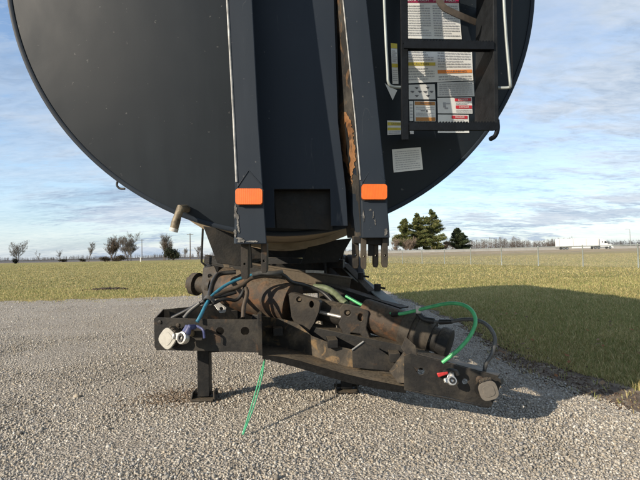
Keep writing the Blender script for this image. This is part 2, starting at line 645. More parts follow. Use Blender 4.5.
def field_mat():
    t, b = new_mat('field')
    p = geo_pos(t)
    a = noise(t, p, 0.10, 6, 0.62, 0.5)
    c = noise(t, mapping(t, p, scale=(0.35, 1.0, 1)), 0.55, 6, 0.65)
    f = noise(t, p, 9.0, 5, 0.7)
    g = mathn(t, 'ADD', mathn(t, 'MULTIPLY', a, 0.5), mathn(t, 'MULTIPLY', c, 0.5))
    base = ramp(t, g, [(0.36, (0.22, 0.215, 0.075)), (0.50, (0.31, 0.275, 0.11)), (0.64, (0.39, 0.33, 0.15))])
    base = mixc(t, ramp(t, f, [(0.3, 0.45), (0.7, 0.0)]), base, (0.11, 0.11, 0.04))
    # drier tan sward further off towards the road
    sp = N(t, 'ShaderNodeSeparateXYZ')
    L(t, p, sp.inputs[0])
    dry = mathn(t, 'MULTIPLY', ramp(t, mathn(t, 'MULTIPLY', sp.outputs[1], 0.01), [(0.28, 0.0), (0.6, 0.7)]),
                ramp(t, mathn(t, 'MULTIPLY', sp.outputs[0], 0.02), [(0.0, 0.0), (0.2, 1.0)]))
    base = mixc(t, dry, base, (0.27, 0.215, 0.115))
    L(t, base, b.inputs['Base Color'])
    b.inputs['Roughness'].default_value = 0.95
    b.inputs['Specular IOR Level'].default_value = 0.1
    bp = N(t, 'ShaderNodeBump')
    bp.inputs['Strength'].default_value = 0.8
    bp.inputs['Distance'].default_value = 0.05
    L(t, noise(t, p, 14, 5, 0.7), bp.inputs['Height'])
    L(t, bp.outputs[0], b.inputs['Normal'])


def soil_mat():
    t, b = new_mat('soil')
    p = geo_pos(t)
    n = noise(t, p, 9, 6, 0.65, 0.4)
    L(t, ramp(t, n, [(0.3, (0.075, 0.052, 0.038)), (0.5, (0.14, 0.105, 0.075)), (0.68, (0.30, 0.245, 0.18))]), b.inputs['Base Color'])
    b.inputs['Roughness'].default_value = 0.95
    bp = N(t, 'ShaderNodeBump')
    bp.inputs['Strength'].default_value = 0.9
    bp.inputs['Distance'].default_value = 0.02
    L(t, noise(t, p, 40, 5, 0.7), bp.inputs['Height'])
    L(t, bp.outputs[0], b.inputs['Normal'])


gravel_mat()
field_mat()
soil_mat()

# ------------------------------------------------------------------ ground


def ground_z(x, y):
    return 0.0


def right_edge(y):
    """x of the gravel's right margin"""
    pts = [(-6, 3.1), (0, 2.3), (2.76, 1.86), (4.22, 1.62), (6.7, 1.86), (10, 1.75), (13, 1.7)]
    for (y0, x0), (y1, x1) in zip(pts, pts[1:]):
        if y <= y1:
            return x0 + (x1 - x0) * max(0, (y - y0)) / (y1 - y0)
    return 1.7


def back_edge(x):
    return 11.9 + 0.14 * (x + 3.2) if x < 6 else 13


def soil_w(y):
    return 0.12 + 0.34 * max(0, 1 - abs(y - 3.2) / 2.2)


def nz(x, y, s, k=0.0):
    return mnoise.noise(Vector((x * s + k, y * s - k, k)))


def in_gravel(x, y, m=0.0):
    e = 0.10 * nz(x, y, 2.1) + 0.06 * nz(x, y, 6.3, 4)
    eb = 0.6 * nz(x, y, 0.7, 7) + 0.4 * nz(x, y, 2.5, 3) + 0.2 * nz(x, y, 7.0, 6)
    return x < right_edge(y) + e + m and y < back_edge(x) + eb + m


def grid_sheet(name, x0, x1, y0, y1, step, keep, zf, mat, kind='structure'):
    nx, ny = int((x1 - x0) / step) + 1, int((y1 - y0) / step) + 1
    vs, idx, fs = [], {}, []
    def vid(i, j):
        if (i, j) not in idx:
            x, y = x0 + i * step, y0 + j * step
            idx[(i, j)] = len(vs)
            vs.append((x, y, zf(x, y)))
        return idx[(i, j)]
    for i in range(nx - 1):
        for j in range(ny - 1):
            if keep(x0 + (i + .5) * step, y0 + (j + .5) * step):
                fs.append((vid(i, j), vid(i + 1, j), vid(i + 1, j + 1), vid(i, j + 1)))
    me = bpy.data.meshes.new(name)
    me.from_pydata(vs, [], fs)
    me.materials.append(MAT[mat])
    me.shade_smooth()
    o = bpy.data.objects.new(name, me)
    col.objects.link(o)
    tag(o, kind=kind)
    return o


# one big field sheet out to the horizon
fm = MB()
fm.add([(-3000, -400, 0), (3000, -400, 0), (3000, 4000, 0), (-3000, 4000, 0)], [(0, 1, 2, 3)])
tag(fm.build('field', 'field', smooth=0), kind='structure')


def gz(x, y):
    return 0.012 + 0.007 * nz(x, y, 1.3) + 0.004 * nz(x, y, 5.0, 2)


grid_sheet('gravel_lot', -16, 4, -5, 14, 0.10, lambda x, y: in_gravel(x, y), gz, 'gravel')
grid_sheet('soil_strip', 0.8, 4.2, -3, 13, 0.07,
           lambda x, y: right_edge(y) - 0.25 < x < right_edge(y) + soil_w(y) + 0.16 * nz(x, y, 2.6, 5) + 0.05 * nz(x, y, 8, 1),
           lambda x, y: 0.004 + 0.004 * (nz(x, y, 4.0, 9) + 1) * 0.5, 'soil')


def scatter_mesh(name, V, Fc, tint, mat, smooth=False, label=None):
    """numpy verts (n,3), faces (m,k) and a per-face colour, as one stuff object"""
    me = bpy.data.meshes.new(name)
    k = Fc.shape[1]
    me.vertices.add(len(V))
    me.vertices.foreach_set('co', V.astype(np.float32).ravel())
    me.loops.add(Fc.size)
    me.loops.foreach_set('vertex_index', Fc.astype(np.int32).ravel())
    me.polygons.add(len(Fc))
    me.polygons.foreach_set('loop_start', np.arange(0, Fc.size, k, dtype=np.int32))
    me.update(calc_edges=True)
    at_ = me.attributes.new('tint', 'FLOAT_COLOR', 'FACE')
    c = np.ones((len(Fc), 4), np.float32)
    c[:, :3] = tint
    at_.data.foreach_set('color', c.ravel())
    me.materials.append(MAT[mat])
    me.validate()
    o = bpy.data.objects.new(name, me)
    col.objects.link(o)
    tag(o, kind='stuff')
    if label:
        o['label'] = label
    return o


CUBE_V = np.array([(-1, -1, -1), (1, -1, -1), (1, 1, -1), (-1, 1, -1), (-1, -1, 1), (1, -1, 1), (1, 1, 1), (-1, 1, 1)], float)
CUBE_F = np.array([(3, 2, 1, 0), (4, 5, 6, 7), (0, 1, 5, 4), (1, 2, 6, 5), (2, 3, 7, 6), (3, 0, 4, 7)])


def stones(name, xy, rad, cols, label, z0=0.012):
    n = len(xy)
    V = np.repeat(CUBE_V[None], n, 0)
    V = V * (1 - 0.45 * rng.random((n, 8, 3)))                      # chipped, angular
    V *= (rad[:, None, None] * (0.65 + 0.7 * rng.random((n, 1, 3))))
    V[:, :, 2] *= 0.7
    q = rng.normal(size=(n, 4))
    q /= np.linalg.norm(q, axis=1)[:, None]
    w, x, y, z = q.T
    M = np.stack([np.stack([1 - 2 * (y * y + z * z), 2 * (x * y - z * w), 2 * (x * z + y * w)], -1),
                  np.stack([2 * (x * y + z * w), 1 - 2 * (x * x + z * z), 2 * (y * z - x * w)], -1),
                  np.stack([2 * (x * z - y * w), 2 * (y * z + x * w), 1 - 2 * (x * x + y * y)], -1)], 1)
    V = np.einsum('nij,nkj->nki', M, V)
    V[:, :, :2] += xy[:, None, :]
    V[:, :, 2] += (z0 + rad * 0.12)[:, None]
    Fc = (CUBE_F[None] + (np.arange(n) * 8)[:, None, None]).reshape(-1, 4)
    tint = np.repeat(cols, 6, 0)
    return scatter_mesh(name, V.reshape(-1, 3), Fc, tint, 'stone', label=label)


def gravel_cols(n):
    pal = np.array([(0.34, 0.315, 0.275), (0.42, 0.395, 0.35), (0.52, 0.50, 0.46), (0.27, 0.245, 0.21), (0.40, 0.35, 0.28), (0.30, 0.29, 0.28), (0.62, 0.60, 0.56)])
    k = rng.choice(len(pal), n, p=[.32, .26, .08, .16, .09, .08, .01])
    return pal[k] * np.array([1.04, 1.03, 1.0]) * (0.85 + 0.25 * rng.random((n, 1)))


def sample_view(n, y0, y1, pw, extra=1.0, keep=None):
    """points on the ground in front of the camera, denser towards it"""
    out = []
    tot = 0
    while tot < n:
        u = rng.random(n)
        y = (y0 ** (1 - pw) + u * (y1 ** (1 - pw) - y0 ** (1 - pw))) ** (1 / (1 - pw)) if pw != 1 else y0 * (y1 / y0) ** u
        x = (rng.random(n) * 2 - 1) * (0.72 * y + extra)
        P = np.stack([x, y], 1)
        if keep is not None:
            P = P[np.array([keep(a, b) for a, b in P])]
        out.append(P)
        tot += len(P)
    return np.concatenate(out)[:n]


P = sample_view(135000, 1.6, 12.4, 1.0, 0.6, lambda x, y: in_gravel(x, y, 0.05))
rad = (0.0026 + 0.0050 * rng.random(len(P)) ** 2.4) * (1 + 0.03 * P[:, 1])
tone = np.array([1 + .16 * nz(x * .35, y, 1.6, 21) + .10 * nz(x, y, 0.8, 2) + .08 * nz(x, y, 4.0, 6) for x, y in P])[:, None]
stones('gravel_stones', P, rad * (1 + .5 * (1 - tone[:, 0])), gravel_cols(len(P)) * tone, 'loose crushed pale gravel stones over the lot')
P = sample_view(330, 2.0, 11.5, 0.6, 0.7, lambda x, y: in_gravel(x, y, 0.08))
stones('coarse_stones', P, 0.009 + 0.007 * rng.random(len(P)) ** 2, gravel_cols(len(P)) * 0.85, 'larger scattered gravel stones')
# clods and leaf crumbs along the soil strip
P = np.array([(right_edge(y) + dx, y) for y, dx in zip(rng.uniform(2, 7, 4200), rng.normal(0.12, 0.16, 4200))])
pc = np.array([(0.09, 0.062, 0.045), (0.14, 0.105, 0.075), (0.24, 0.18, 0.12), (0.30, 0.27, 0.22)])[rng.choice(4, len(P), p=[.45, .3, .15, .1])]
stones('soil_crumbs', P, 0.003 + 0.008 * rng.random(len(P)) ** 2.5, pc, 'brown soil crumbs at the gravel edge', 0.006)


def blades(name, P, hgt, wid, cols, lean, label):
    n = len(P)
    a = rng.random(n) * 2 * np.pi
    la = rng.random(n) * 2 * np.pi
    lm = lean * rng.random(n) * hgt
    dx, dy = np.cos(a) * wid / 2, np.sin(a) * wid / 2
    z0 = np.zeros(n)
    b0 = np.stack([P[:, 0] - dx, P[:, 1] - dy, z0], 1)
    b1 = np.stack([P[:, 0] + dx, P[:, 1] + dy, z0], 1)
    mx, my = P[:, 0] + np.cos(la) * lm * .35, P[:, 1] + np.sin(la) * lm * .35
    m0 = np.stack([mx - dx * .8, my - dy * .8, hgt * .6], 1)
    m1 = np.stack([mx + dx * .8, my + dy * .8, hgt * .6], 1)
    tp = np.stack([P[:, 0] + np.cos(la) * lm, P[:, 1] + np.sin(la) * lm, hgt * (1 - .3 * lean * rng.random(n))], 1)
    V = np.stack([b0, b1, m1, m0, tp], 1).reshape(-1, 3)
    k = np.arange(n)[:, None] * 5
    Fc = np.concatenate([k + np.array([[0, 1, 2]]), k + np.array([[0, 2, 3]]), k + np.array([[3, 2, 4]])], 1).reshape(-1, 3)
    return scatter_mesh(name, V, Fc, np.repeat(cols, 3, 0), 'blade', label=label)


def grass_cols(P, dry):
    g = np.array([(0.195, 0.210, 0.072), (0.24, 0.24, 0.090), (0.285, 0.265, 0.11)])
    s = np.array([(0.40, 0.335, 0.15), (0.46, 0.39, 0.195), (0.32, 0.255, 0.115)])
    n = len(P)
    patch = np.array([nz(x, y, 0.35, 3) * 0.5 + nz(x, y, 1.3, 8) * 0.35 for x, y in P])
    edge = np.array([max(0.0, 1 - abs(y - back_edge(x)) / 0.8) if x < 1.5 else 0.0 for x, y in P])
    isdry = rng.random(n) < np.clip(dry + 0.55 * patch + 0.5 * edge, 0.06, 0.95)
    c = g[rng.integers(0, 3, n)]
    c[isdry] = s[rng.integers(0, 3, isdry.sum())]
    band = np.array([nz(x * .25, y, 0.5, 12) for x, y in P])[:, None]
    return c * (0.88 + 0.24 * rng.random((n, 1))) * (1 + 0.28 * band)


def is_grass(x, y):
    if x < 1.2 and y > 8 and in_gravel(x, y) and not in_gravel(x, y, -0.9) and rng.random() < 0.22 * (nz(x, y, 3.0, 15) + .5):
        return True                          # stray tufts in the gravel margin
    return not in_gravel(x, y, -0.03) and not (right_edge(y) - .2 < x < right_edge(y) + soil_w(y) - .03 + .15 * nz(x, y, 2.6, 5)
                                               and y < 10 and rng.random() < 0.94)


P = sample_view(150000, 2.2, 16.0, 0.9, 2.0, lambda x, y: is_grass(x, y))
d = P[:, 1]
blades('near_grass', P, (0.022 + 0.042 * rng.random(len(P)) ** 1.5) * (1 + 0.015 * d), 0.0040 + 0.0006 * d, grass_cols(P, 0.44) * 1.18, 1.1, 'short mown green and straw grass beside the gravel')
P = sample_view(100000, 16.0, 95.0, 1.1, 4.0)
d = P[:, 1]
blades('far_grass', P, (0.03 + 0.035 * rng.random(len(P))) * (1 + 0.004 * d), 0.008 + 0.0008 * d, grass_cols(P, 0.62) * 1.12, 1.2, 'yellowing grass across the open field')

# brown stained gravel round the left parking leg
P = np.stack([rng.normal(-1.02, .17, 1500), rng.normal(3.36, .13, 1500)], 1)
pc = np.array([(0.13, 0.095, 0.065), (0.19, 0.145, 0.105), (0.25, 0.205, 0.155)])[rng.integers(0, 3, len(P))]
stones('stained_gravel', P, 0.0035 + 0.006 * rng.random(len(P)) ** 2, pc, 'brown stained gravel round the left parking leg')
# fallen leaves in the grass
n = 170
P = sample_view(n, 2.6, 9.0, 0.8, 1.0, lambda x, y: x > right_edge(y) - .1)
P = np.concatenate([P, sample_view(60, 9.5, 12.0, 0.8, 0.0)])
n = len(P)
a = rng.random(n) * 6.28
ln = 0.018 + 0.025 * rng.random(n)
c0, s0 = np.cos(a) * ln, np.sin(a) * ln
z = 0.03 + 0.02 * rng.random(n)
V = np.stack([np.stack([P[:, 0] - c0, P[:, 1] - s0, z], 1), np.stack([P[:, 0] + s0 * .5, P[:, 1] - c0 * .5, z + .008], 1),
              np.stack([P[:, 0] + c0, P[:, 1] + s0, z + .015], 1), np.stack([P[:, 0] - s0 * .5, P[:, 1] + c0 * .5, z + .004], 1)], 1).reshape(-1, 3)
lc = np.array([(0.30, 0.13, 0.05), (0.22, 0.13, 0.07), (0.34, 0.22, 0.12), (0.14, 0.09, 0.05)])[rng.integers(0, 4, n)]
scatter_mesh('fallen_leaves', V, np.arange(4 * n).reshape(-1, 4), lc, 'blade', label='dry brown leaves lying in the grass')
# dark turned earth in the left field
P = np.stack([rng.normal(-6.8, .22, 260), rng.normal(15.0, .10, 260)], 1)
stones('turned_earth', P, 0.02 + 0.03 * rng.random(len(P)) ** 2, np.array([(0.05, 0.038, 0.028), (0.08, 0.06, 0.045)])[rng.integers(0, 2, len(P))], 'small dark patch of turned earth in the left field', 0.02)

# ------------------------------------------------------------------ highway
plain('verge_grass', (0.25, 0.19, 0.11), 0.95, 0, 0.3, 0.3)


def road_strip(name, rows, mat):
    """strip along the highway; rows are (y, height factor, extra); the grade sinks to field level in the west"""
    xs = [-900, -60, -40, -25, -12, 0, 20, 900]
    gr = [0.02, 0.02, 0.12, 0.4, 0.75, 0.95, 0.95, 0.95]
    b = MB()
    k = len(rows)
    vs = [(x, y, 0.004 + g * f + e) for x, g in zip(xs, gr) for (y, f, e) in rows]
    fs = [(i * k + j, (i + 1) * k + j, (i + 1) * k + j + 1, i * k + j + 1) for i in range(len(xs) - 1) for j in range(k - 1)]
    b.add(vs, fs)
    return tag(b.build(name, mat, smooth=0), kind='structure')


road_strip('road_verge', [(158, 0, 0), (176, 1, 0)], 'verge_grass')
road_strip('road_verge', [(205, 1, 0), (222, 0, 0)], 'verge_grass')
road_strip('highway', [(176, 1, 0), (205, 1, 0)], 'asphalt')
for yy in (177.2, 188.2):
    road_strip('lane_marking', [(yy, 1, 0.006), (yy + 0.2, 1, 0.006)], 'marker_white')
bar = thing('concrete_barrier', 'long pale concrete median barrier along the highway behind the white truck', 'barrier', (60, 190, 0.95))
for i in range(30):
    x0 = 2 + i * 6.0
    b = MB()
    prof = [(-.30, 0), (.30, 0), (.28, .10), (.12, .33), (.08, 1.02), (-.08, 1.02), (-.12, .33), (-.28, .10)]
    vs = [(x0, 190 + py, .95 + pz) for py, pz in prof] + [(x0 + 5.97, 190 + py, .95 + pz) for py, pz in prof]
    n = len(prof)
    b.add(vs, [tuple(range(n)), tuple(range(2 * n - 1, n - 1, -1))] + [(k, (k + 1) % n, (k + 1) % n + n, k + n) for k in range(n)])
    b.build('barrier_segment', 'barrier_concrete', bar)

tag(MB().add([(-900, 222.5, 0.004), (-24, 222.5, 0.004), (-24, 800, 0.004), (-900, 800, 0.004)], [(0, 1, 2, 3)]).build('plowed_field', 'plowed', smooth=0), kind='structure')

# ------------------------------------------------------------------ the tank trailer
YAW = R(4.5)
AX = Vector((-math.sin(YAW), math.cos(YAW), 0))         # from the front of the tank to its rear
SIDE = Vector((math.cos(YAW), math.sin(YAW), 0))        # to the trailer's right in the picture
RIM_C = at(281.5, -27, 2.20)
RIM_R = 261.5 / F * 2.20
RS = 6.0                                                 # dish radius of the head
TO = Vector((RIM_C.x, RIM_C.y + 1.0, 0))
trailer = thing('tank_trailer', 'big dark blue-black tank trailer with ladder, twin upright posts and grimy towing frame on gravel', 'trailer', TO)
DC = RIM_C + AX * math.sqrt(RS * RS - RIM_R * RIM_R)     # centre of the dish sphere


def dome(px, py, off=0.0):
    r = ray(px, py).normalized()
    oc = CAM - DC
    b = oc.dot(r)
    c = oc.dot(oc) - RS * RS
    q = CAM + r * (-b - math.sqrt(max(b * b - c, 0)))
    n = (q - DC).normalized()
    return q + n * off


def dome_n(px, py):
    return (dome(px, py) - DC).normalized()


# head, rim and shell
th = math.asin(RIM_R / RS)
prof = [(RS * (1 - math.cos(th * i / 22)), RS * math.sin(th * i / 22)) for i in range(23)]
head = MB().lathe(DC - AX * RS, AX, prof, 128).build('tank_head', 'tank_paint', trailer, smooth=60)
MB().lathe(RIM_C, AX, [(-0.006, RIM_R - .012), (-0.010, RIM_R - .003), (-0.006, RIM_R + .007), (0.045, RIM_R + .009), (0.055, RIM_R - .002)], 160).build('head_rim', 'column_paint', head, smooth=60)
TL_ = 6.6
MB().lathe(RIM_C, AX, [(0.01, RIM_R - .004), (TL_ * .5, RIM_R - .004), (TL_, RIM_R - .004), (TL_ + .12, RIM_R * .93), (TL_ + .22, RIM_R * .7), (TL_ + .27, RIM_R * .35), (TL_ + .28, 0)], 128).build('tank_shell', 'shell_paint', trailer, smooth=60)
for k in (1.6, 3.2, 4.8):
    MB().lathe(RIM_C + AX * k, AX, [(0, RIM_R), (0, RIM_R + .05), (.06, RIM_R + .05), (.06, RIM_R)], 96).build('stiffening_ring', 'shell_paint', trailer, smooth=30)


def post(fl, fr, back_l, back_r, ys, name):
    """upright post: front edge pixels per level, back edges deeper"""
    mb = MB()
    rings = []
    for (y, xl, xr, d), (bxl, bdl), (bxr, bdr) in zip(fl, back_l, back_r):
        rings.append([at(xl, y, d), at(xr, y, d), at(bxr, y, bdr), at(bxl, y, bdl)])
    vs = [p for r in rings for p in r]
    fs = []
    for i in range(len(rings) - 1):
        for j in range(4):
            a, b = i * 4 + j, i * 4 + (j + 1) % 4
            fs.append((a, b, b + 4, a + 4))
    fs += [(3, 2, 1, 0), tuple((len(rings) - 1) * 4 + j for j in range(4))]
    return mb.add(vs, fs).build(name, 'column_paint', trailer, bevel=0.004)


# left post: levels at y = -230, 0, 187, 245
LV = [(-230, 214.5, 240, 1.94), (0, 227.5, 252.5, 1.85), (120, 234, 258.5, 1.80), (187, 237, 263, 1.775), (244, 235.5, 267, 1.755)]
lp = post(LV, None, [(213, 2.28), (226, 2.12), (232.5, 2.05), (235, 2.12), (234, 2.14)], [(236, 2.28), (249, 2.12), (255, 2.05), (258, 2.12), (262, 2.14)], None, 'upright_post')
RV = [(-230, 319.5, 342.5, 2.06), (0, 343.3, 366.8, 1.99), (120, 355.6, 379.5, 1.965), (187, 361, 386.3, 1.95), (238, 362.5, 390, 1.93)]
rp = post(RV, None, [(311, 2.30), (331.5, 2.17), (337, 2.14), (343, 2.16), (347, 2.20)], [(334, 2.30), (357, 2.16), (368, 2.14), (375, 2.16), (379, 2.18)], None, 'upright_post')
# sunlit left edges of the posts, the light painted on as pale tubes
MB().tube([at(LV[0][1] - .3, -230, LV[0][3]), at(LV[1][1] - .3, 0, LV[1][3]), at(234 - .3, 120, 1.80), at(236.6, 182, 1.776)], 0.0046, 8).build('bright_edge', 'bright_edge', lp)
MB().tube([at(343.0, 0, 1.99), at(355.3, 120, 1.965), at(360.4, 180, 1.952)], 0.0034, 8).build('bright_edge', 'bright_edge', rp)
MB().tube([at(319.3, -230, 2.06), at(343.0, 0, 1.99)], 0.0034, 8).build('bright_edge', 'bright_edge', rp)


def side_pt(y, f, lift=0.003):
    """point on the inner (left) side of the right post; f from front edge 0 to back edge 1"""
    lv = [(-230, 319.5, 2.06, 311, 2.30), (0, 343.3, 1.99, 331.5, 2.17), (120, 355.6, 1.965, 337, 2.14), (187, 361, 1.95, 343, 2.16), (238, 362.5, 1.93, 347, 2.20)]
    for a, b in zip(lv, lv[1:]):
        if y <= b[0]:
            break
    t = (y - a[0]) / (b[0] - a[0])
    e = [a[k] + (b[k] - a[k]) * t for k in range(5)]
    p = at(e[1], y, e[2]).lerp(at(e[3], y, e[4]), f)
    nrm = (at(e[3], y, e[4]) - at(e[1], y, e[2])).cross(Vector((0, 0, 1))).normalized()
    if nrm.x > 0:
        nrm = -nrm
    return p + nrm * lift


# dirty, chipped skin of that side, and the bare rust where the paint tore away
sk = MB()
ysk = list(range(-40, 238, 12))
for i, y in enumerate(ysk):
    for f in (0.06, 0.5, 0.97):
        sk.v.append(side_pt(y, f, 0.002))
for i in range(len(ysk) - 1):
    for j in range(2):
        a = i * 3 + j
        sk.f.append((a, a + 1, a + 4, a + 3))
sk.build('chipped_side_skin', 'chipped_side', rp)
rs_ = MB()
pts = []
ry = np.linspace(112, 184, 44)
random.seed(5)
lef, rig = [], []
for y in ry:
    t = (y - 112) / 72
    w = math.sin(math.pi * min(1, t * 1.05 + .06)) ** .6
    c = 0.50 - .10 * t
    lef.append((y, min(.93, c + .40 * w + random.uniform(-.05, .05))))
    rig.append((y, max(.08, c - .36 * w + random.uniform(-.06, .06))))
for (y, a), (_, b) in zip(lef, rig):
    rs_.v += [side_pt(y, a, .0045), side_pt(y, b, .0045)]
for i in range(len(ry) - 1):
    rs_.f.append((i * 2, i * 2 + 1, i * 2 + 3, i * 2 + 2))
rs_.build('bare_rust_patch', 'bare_rust', rp)
# dark crease inside the torn patch
cr = MB()
yy = np.linspace(122, 168, 14)
for y in yy:
    c = .47 + random.uniform(-.04, .04)
    w = .07 * math.sin(math.pi * (y - 121) / 49) + .012
    cr.v += [side_pt(y, c + w, .006), side_pt(y, c - w, .006)]
for i in range(len(yy) - 1):
    cr.f.append((i * 2, i * 2 + 1, i * 2 + 3, i * 2 + 2))
cr.build('torn_crease', 'frame_steel', rp)


def rounded(pl, x0, y0, x1, y1, r, n=5, sk=0.0):
    pts = []
    for cx, cy, a0 in ((x1 - r, y0 + r, -90), (x1 - r, y1 - r, 0), (x0 + r, y1 - r, 90), (x0 + r, y0 + r, 180)):
        for k in range(n + 1):
            a = R(a0 + 90 * k / n)
            px, py = cx + r * math.cos(a), cy + r * math.sin(a)
            pts.append(pl.hit(px, py + sk * (px - x0)))
    return pts


def marker(parent, lv_a, lv_b, x0, y0, x1, y1, sk):
    pl = Plane((lv_a[1], lv_a[0], lv_a[3]), (lv_a[2], lv_a[0], lv_a[3]), (lv_b[1], lv_b[0], lv_b[3]))
    base = MB().plate([p + pl.n * .006 for p in rounded(pl, x0 - .8, y0 - .8, x1 + .8, y1 + .8, 3.2, 5, sk)], [], pl.n * -.007).build('marker_light_base', 'rubber', parent)
    MB().plate([p + pl.n * .020 for p in rounded(pl, x0, y0, x1, y1, 3.0, 5, sk)], [], pl.n * -.016).build('amber_lens', 'amber_lens', base, bevel=0.005)
    # pointed weld outline above the light
    w = MB()
    mx = (x0 + x1) / 2 - 1
    w.tube([pl.hit(x0 + 1, y0 - 2) + pl.n * .001, pl.hit(mx, y0 - 19) + pl.n * .001, pl.hit(x1 - 1, y0 - 4) + pl.n * .001], 0.0022, 6)
    w.build('weld_bead', 'column_paint', parent)
    return pl


pll = marker(lp, LV[3], LV[4], 236.2, 189.5, 263, 205.2, 0.0)
plr = marker(rp, RV[3], RV[4], 361.3, 185, 386.5, 200.2, 0.0)
# chipped bottom corners of the posts
for pl, par, pts_ in ((pll, lp, [(236, 212, 3.5, 12), (238, 228, 3, 10), (241, 240, 9, 4), (252, 241, 8, 3), (235.5, 236, 3, 8)]),
                      (plr, rp, [(364, 214, 1.6, 9), (370, 210, 2.2, 1.2), (373, 216, 1.2, 6), (375, 222, 1.0, 5), (386, 232, 2, 7)])):
    for (cx, cy, rx, ry_) in pts_:
        for q in range(3):
            n = 15
            ox, oy = cx + random.uniform(-.5, .5) * rx, cy + random.uniform(-.6, .6) * ry_
            sc = random.uniform(.22, .5)
            MB().plate([pl.hit(ox + rx * sc * math.cos(2 * math.pi * k / n) * random.uniform(.35, 1.3), oy + ry_ * sc * math.sin(2 * math.pi * k / n) * random.uniform(.35, 1.3)) + pl.n * (.0022 + .0004 * q) for k in range(n)],
                       [], pl.n * -.002).build('paint_chip', 'chip_grey', par, smooth=0)

# forked ends under the posts
for par, tines in ((rp, [(352.5, 359, 236, 268.5, 2.02), (361.5, 366.5, 238, 269, 1.96), (373.5, 378.5, 238, 267.5, 2.00), (382.5, 388, 238, 267.5, 1.96)]),
                   (lp, [(241, 248, 243, 279, 1.82), (261, 267, 243, 273, 1.80)])):
    for (xa, xb, ya, yb, dd) in tines:
        pl = Plane((xa, ya, dd), (xb, ya, dd), (xa, yb, dd))
        xm = (xa + xb) / 2
        outer = [pl.hit(xa, ya), pl.hit(xb, ya), pl.hit(xb, yb - 3), pl.hit(xb - 1, yb), pl.hit(xa + 1, yb), pl.hit(xa, yb - 3)]
        MB().plate(outer, [circ(pl, xm, (ya + yb) / 2 + 3, 1.2, 8)], pl.n * -.05).build('fork_tine', 'grime_pipe', par, bevel=.003)
MB().hexa([at(353, 236, 1.98), at(389, 237, 1.98), at(389, 246, 1.98), at(353, 243, 1.98)], [at(353, 236, 2.17), at(386, 237, 2.17), at(386, 246, 2.17), at(353, 243, 2.17)]).build('fork_block', 'frame_steel', rp, bevel=.003)
MB().hexa([at(368, 240, 1.99), at(374, 240, 1.99), at(374, 256, 1.99), at(368, 256, 1.99)], [at(368, 240, 2.12), at(374, 240, 2.12), at(374, 256, 2.12), at(368, 256, 2.12)]).build('fork_spacer', 'frame_steel', rp, bevel=.003)

# centre panel between the posts with an opening at its foot
PP = Plane((264, 0, 2.055), (335, 0, 2.055), (270, 190, 2.02))
outer = [PP.hit(*q) for q in ((235, -230), (313, -230), (334, 0), (338, 120), (346, 190), (348, 226), (331, 226), (330, 189), (274, 189), (275, 228), (262, 228), (259, 190), (250, 0))]
panel = MB().plate(outer, [], PP.n * -.010).build('centre_panel', 'panel_paint', trailer, bevel=.002)
box = MB()
q0 = [PP.hit(*q) for q in ((273, 188.5), (331, 188.5))]
box.hexa([q0[0] - PP.n * .011, q0[1] - PP.n * .011, q0[1] - PP.n * .20, q0[0] - PP.n * .20],
         [p + Vector((0, 0, .012)) for p in (q0[0] - PP.n * .011, q0[1] - PP.n * .011, q0[1] - PP.n * .20, q0[0] - PP.n * .20)])
box.build('recess_top', 'frame_steel', panel)
sb = [PP.hit(*q) - PP.n * .06 for q in ((272, 189), (332, 189), (333, 229), (276, 227))]
MB().plate(sb, [], PP.n * -.006).build('recess_back', 'frame_steel', panel)

